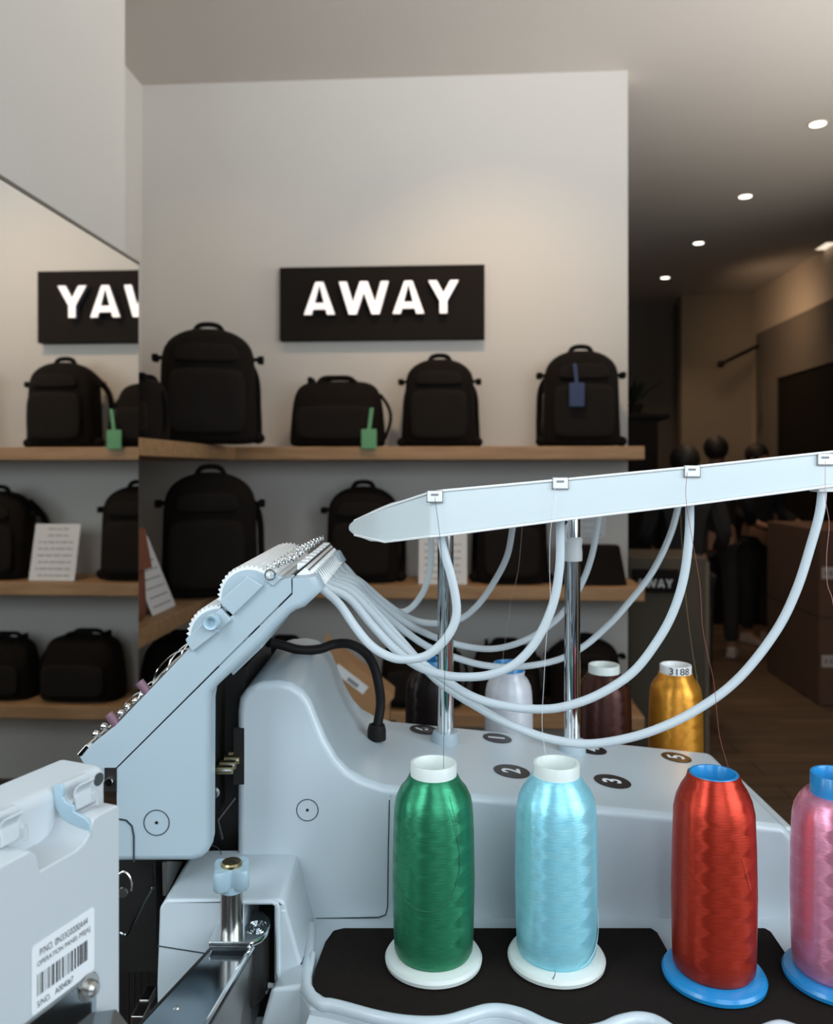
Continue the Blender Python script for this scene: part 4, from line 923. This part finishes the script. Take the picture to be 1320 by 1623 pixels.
# dark void under the head with rails
b = B(); b.box(P(186, 0, .80).x, P(262, 0, .80).x, .79, .83, ZC-.555, ZC-.36); part(b, 'under_frame', 'blackm', smooth=False)
b = B(); b.box(P(165, 0, .72).x, P(250, 0, .72).x, .715, .90, P(0, 1372, .72).z-.09, P(0, 1372, .72).z+.02); part(b, 'needle_block', 'blackm', smooth=False)
for px in (205, 214, 224, 236): part(B().tube([P(px, 1450, .76), P(px-2, 1630, .76)], .0008, 5), 'needle_rod', 'blackm')
part(B().tube(catmull([P(190, 1478, .70), P(197, 1481, .70), P(204, 1477, .70), P(228, 1430, .70), P(240, 1410, .70), P(244, 1402, .70), P(243, 1368, .70)], 5), .0012, 6), 'take_up_guard', 'darksteel')
part(B().tube(catmull([P(188, 1386, .69), P(196, 1382, .69), P(204, 1388, .69), P(208, 1400, .69), P(207, 1412, .69)], 4), .0013, 6), 'presser_lever', 'steel')
part(B().lathe([(.0001, -.001), (.004, -.001), (.0045, .001)], c=P(194, 1415, .69), axis='Y', n=14), 'lever_screw', 'steel')
b = B(); b.prism([P(257, 1367, .70), P(264, 1367, .70), P(263, 1420, .70), P(258, 1420, .70)], (0, .003, 0)); b.prism([P(264, 1367, .70), P(290, 1367, .76), P(263, 1420, .70)], (0, .002, 0)); part(b, 'bracket_angle', 'steel', smooth=False)
b = B(); b.box(P(207, 0, .70).x, P(227, 0, .70).x, .70, .72, P(0, 1640, .70).z, P(0, 1611, .70).z); b.box(P(220, 0, .72).x, P(236, 0, .72).x, .72, .74, P(0, 1602, .72).z, P(0, 1585, .72).z); part(b, 'hook_cover', 'steel', bevel=.001)

# ---- hoop drive arm: chrome channel, bracket, stud and knob
zA = -.385
def A(px, py, z=zA): return onz(px, py, z)
p1, p2, p3, p4 = A(334, 1503), A(398, 1503), A(318, 1640), A(206, 1640)
b = B(); b.prism([p1, p2, p3, p4], Vector((0, 0, -.004))); arm = part(b, 'drive_arm', 'darksteel', bevel=.0008)
b = B(); b.tube([p2+Vector((.0005, 0, .0005)), p3+Vector((.0005, 0, .0005))], .0024, 8); part(b, 'arm_lip', 'chrome', parent=arm)
b = B(); b.tube([p1+Vector((0, 0, .0004)), p4+Vector((0, 0, .0004))], .0009, 6); part(b, 'arm_edge', 'blackm', parent=arm)
b = B(); b.prism([p2+Vector((0, 0, -.004)), p3+Vector((0, 0, -.004)), p3+Vector((.003, 0, -.12)), p2+Vector((-.004, 0, -.12))], Vector((.0012, 0, 0))); part(b, 'arm_side', 'steel', parent=arm, smooth=False)
c = A(280, 1597); part(B().lathe([(.0001, .0008), (.0022, .0006), (.0026, 0)], c=c, n=16), 'arm_rivet', 'steel', parent=arm)
zB = -.377
bk = [(330, 1493), (340, 1470), (352, 1450), (372, 1444), (400, 1441), (418, 1444), (427, 1452), (429, 1464), (424, 1476), (414, 1486), (398, 1494)]
br_ = part(B().prism([onz(a, c_, zB) for a, c_ in bk], Vector((0, 0, -.005))), 'clamp_bracket', 'chrome', bevel=.0015, seg=2)
b = B(); q = onz(407, 1470, zB)
for k in range(3): b.torus(q+Vector((0, 0, .0004)), .0035+.0028*k, .0005, 'Z', 28, 6)
part(b, 'bracket_washer', 'darksteel', parent=br_)
b = B(); pp = [onz(a, c_, zB-.006) for a, c_ in ((398, 1500), (414, 1490), (426, 1474), (428, 1462))]
b.loft([[p_, p_+Vector((-.002, .004, 0)), p_+Vector((-.002, .004, -.050)), p_+Vector((0, 0, -.050))] for p_ in pp]); part(b, 'bracket_skirt', 'blackm', parent=br_)
b = B(); b.box(p1.x, p2.x, p1.y-.001, p1.y+.002, ZC+zA-.002, ZC+zB-.003); part(b, 'bracket_front', 'chrome', parent=br_, bevel=.0008)
sc0 = onz(367, 1476, zB); ztp_ = P(0, 1404, sc0.y).z
stud = part(B().lathe([(.0090, 0), (.0090, ztp_-sc0.z)], c=sc0, n=36, caps=True), 'clamp_stud', 'steel', ang=60)
def knob_ring(z, k, ph=0):
    r = []
    for i in range(72):
        a = 2*PI*i/72; lob = max(0, math.cos(1.5*(a-ph)*2/2*1.0*2/1.0*0.5*2)) if False else (0.5+0.5*math.cos(4*(a-ph)))
        rr = (.0090+.0095*lob)*k; r.append(Vector((sc0.x+rr*math.cos(a), sc0.y+rr*math.sin(a), z)))
    return r
z0 = ztp_
kb = part(B().loft([knob_ring(z0+.001, .90, .98), knob_ring(z0+.003, 1, .98), knob_ring(z0+.015, 1, .98), knob_ring(z0+.017, .93, .98)]), 'clamp_knob', 'knobp', parent=mc, ang=50)
part(B().lathe([(.0088, -.004), (.0098, -.003), (.0102, .003)], c=(sc0.x, sc0.y, z0), n=30), 'knob_neck', 'knobp', parent=kb)
part(B().lathe([(.0085, .0), (.0085, .003), (.0075, .0042), (.0001, .0042)], c=(sc0.x, sc0.y, z0+.016), n=30), 'knob_screw', 'brass', parent=kb)
b = B(); b.box(-.0006, .0006, -.007, .007, 0, .0003, Matrix.Translation(Vector((sc0.x, sc0.y, z0+.0203))) @ Matrix.Rotation(.9, 4, 'Z')); part(b, 'screw_slot', 'blackm', parent=kb, smooth=False)
# lower lug under the bracket
lg = [(392, 1590), (408, 1577), (424, 1570), (429, 1561), (427, 1552), (415, 1545), (392, 1545)]
part(B().prism([onz(a, c_, -.43) for a, c_ in lg], Vector((0, 0, -.003))), 'lower_lug', 'chrome', bevel=.001)

# ---- cone tray with foam pad and wavy rim
pad = [(497, 1574), (540, 1582), (600, 1598), (650, 1606), (700, 1606), (735, 1597), (768, 1588), (800, 1588), (835, 1597), (870, 1613), (905, 1622), (945, 1618), (975, 1606), (1008, 1600), (1042, 1606), (1080, 1628), (1120, 1643), (1165, 1640), (1200, 1622), (1232, 1613), (1265, 1622), (1300, 1640), (1350, 1652), (1400, 1650)]
padB = [(1420, 1640), (1420, 1472), (1290, 1471), (1282, 1478), (1264, 1514), (1248, 1514), (1222, 1476), (1212, 1470), (1116, 1470), (1104, 1476), (1080, 1520), (1066, 1520), (1042, 1477), (1032, 1470), (545, 1470), (528, 1474), (515, 1492), (500, 1532), (496, 1550)]
zP = ZPAD-.0005; front = catmull([onz(a, c_, zP) for a, c_ in pad], 3)
padpts = front+[onz(a, c_, zP) for a, c_ in padB]
part(B().prism(padpts, Vector((0, 0, -.006))), 'foam_pad', 'foam', bevel=.0012, seg=2)
# tray
off = []
for i, p_ in enumerate(front):
    t_ = (front[min(i+1, len(front)-1)]-front[max(i-1, 0)]).normalized(); nn = Vector((t_.y, -t_.x, 0)); off.append((p_, nn))
tr = [p_+nn*.009 for p_, nn in off]
tray = tr+[Vector((.43, .60, ZC+zP)), Vector((.43, YFc+.01, ZC+zP)), Vector((-.115, YFc+.01, ZC+zP)), Vector((-.110, .69, ZC+zP))]
tray = [Vector((p_.x, p_.y, ZC+zP-.006)) for p_ in tray]
part(B().prism(tray, Vector((0, 0, -.05))), 'cone_tray', 'body', bevel=.002, seg=2)
rim = [onz(492, 1462, zP), onz(488, 1520, zP), onz(486, 1560, zP)]+[p_+nn*.0048 for p_, nn in off[1:]]
part(B().tube([Vector((p_.x, p_.y, ZC+zP-.004)) for p_ in catmull(rim, 2)], .0050, 14), 'tray_rim', 'body')
# skirt in front of the tray, rounding down
sk0 = [Vector((p_.x, p_.y, ZC+zP-.010))+nn*.006 for p_, nn in off]; sk1 = [Vector((p_.x, p_.y, ZC+zP-.018))+nn*.022 for p_, nn in off]; sk2 = [Vector((p_.x, p_.y-.03, ZC+zP-.06)) for p_ in sk1]
b = B()
rr_ = [[a, c_, d_, Vector((d_.x, d_.y+.05, d_.z))] for a, c_, d_ in zip(sk0, sk1, sk2)]
b.loft(rr_); part(b, 'tray_skirt', 'body', ang=60)
b = B(); b.loft([poly([(430, 1566), (492, 1562), (498, 1700), (392, 1700)], .655), poly([(440, 1540), (500, 1500), (520, 1640), (440, 1640)], .70)]); part(b, 'arm_base', 'body', bevel=.004)
# back pad and shelf for the rear cones
b = B(); b.box(-.06, .42, YBk+.001, 1.115, ZC+ZPAD-.006, ZC+ZPAD-.0005); part(b, 'rear_foam_pad', 'foam')
b = B(); b.box(-.08, .44, YBk-.01, 1.13, ZC-.56, ZC+ZPAD-.0065); part(b, 'rear_tray', 'body', bevel=.004)
# machine stand so the machine is carried
st_ = thing('machine_stand', 'dark stand under the embroidery machine, mostly out of view', 'stand', (0.05, .85, 0))
bx = B(); bx.box(-.25, .42, .62, 1.10, ZC-.64, ZC-.602); bx.build('stand_top', 'dark', st_, bevel=.003)
for x in (-.22, .39):
    for y in (.65, 1.07): B().box(x-.02, x+.02, y-.02, y+.02, 0, ZC-.64).build('leg', 'dark', st_, bevel=.002)
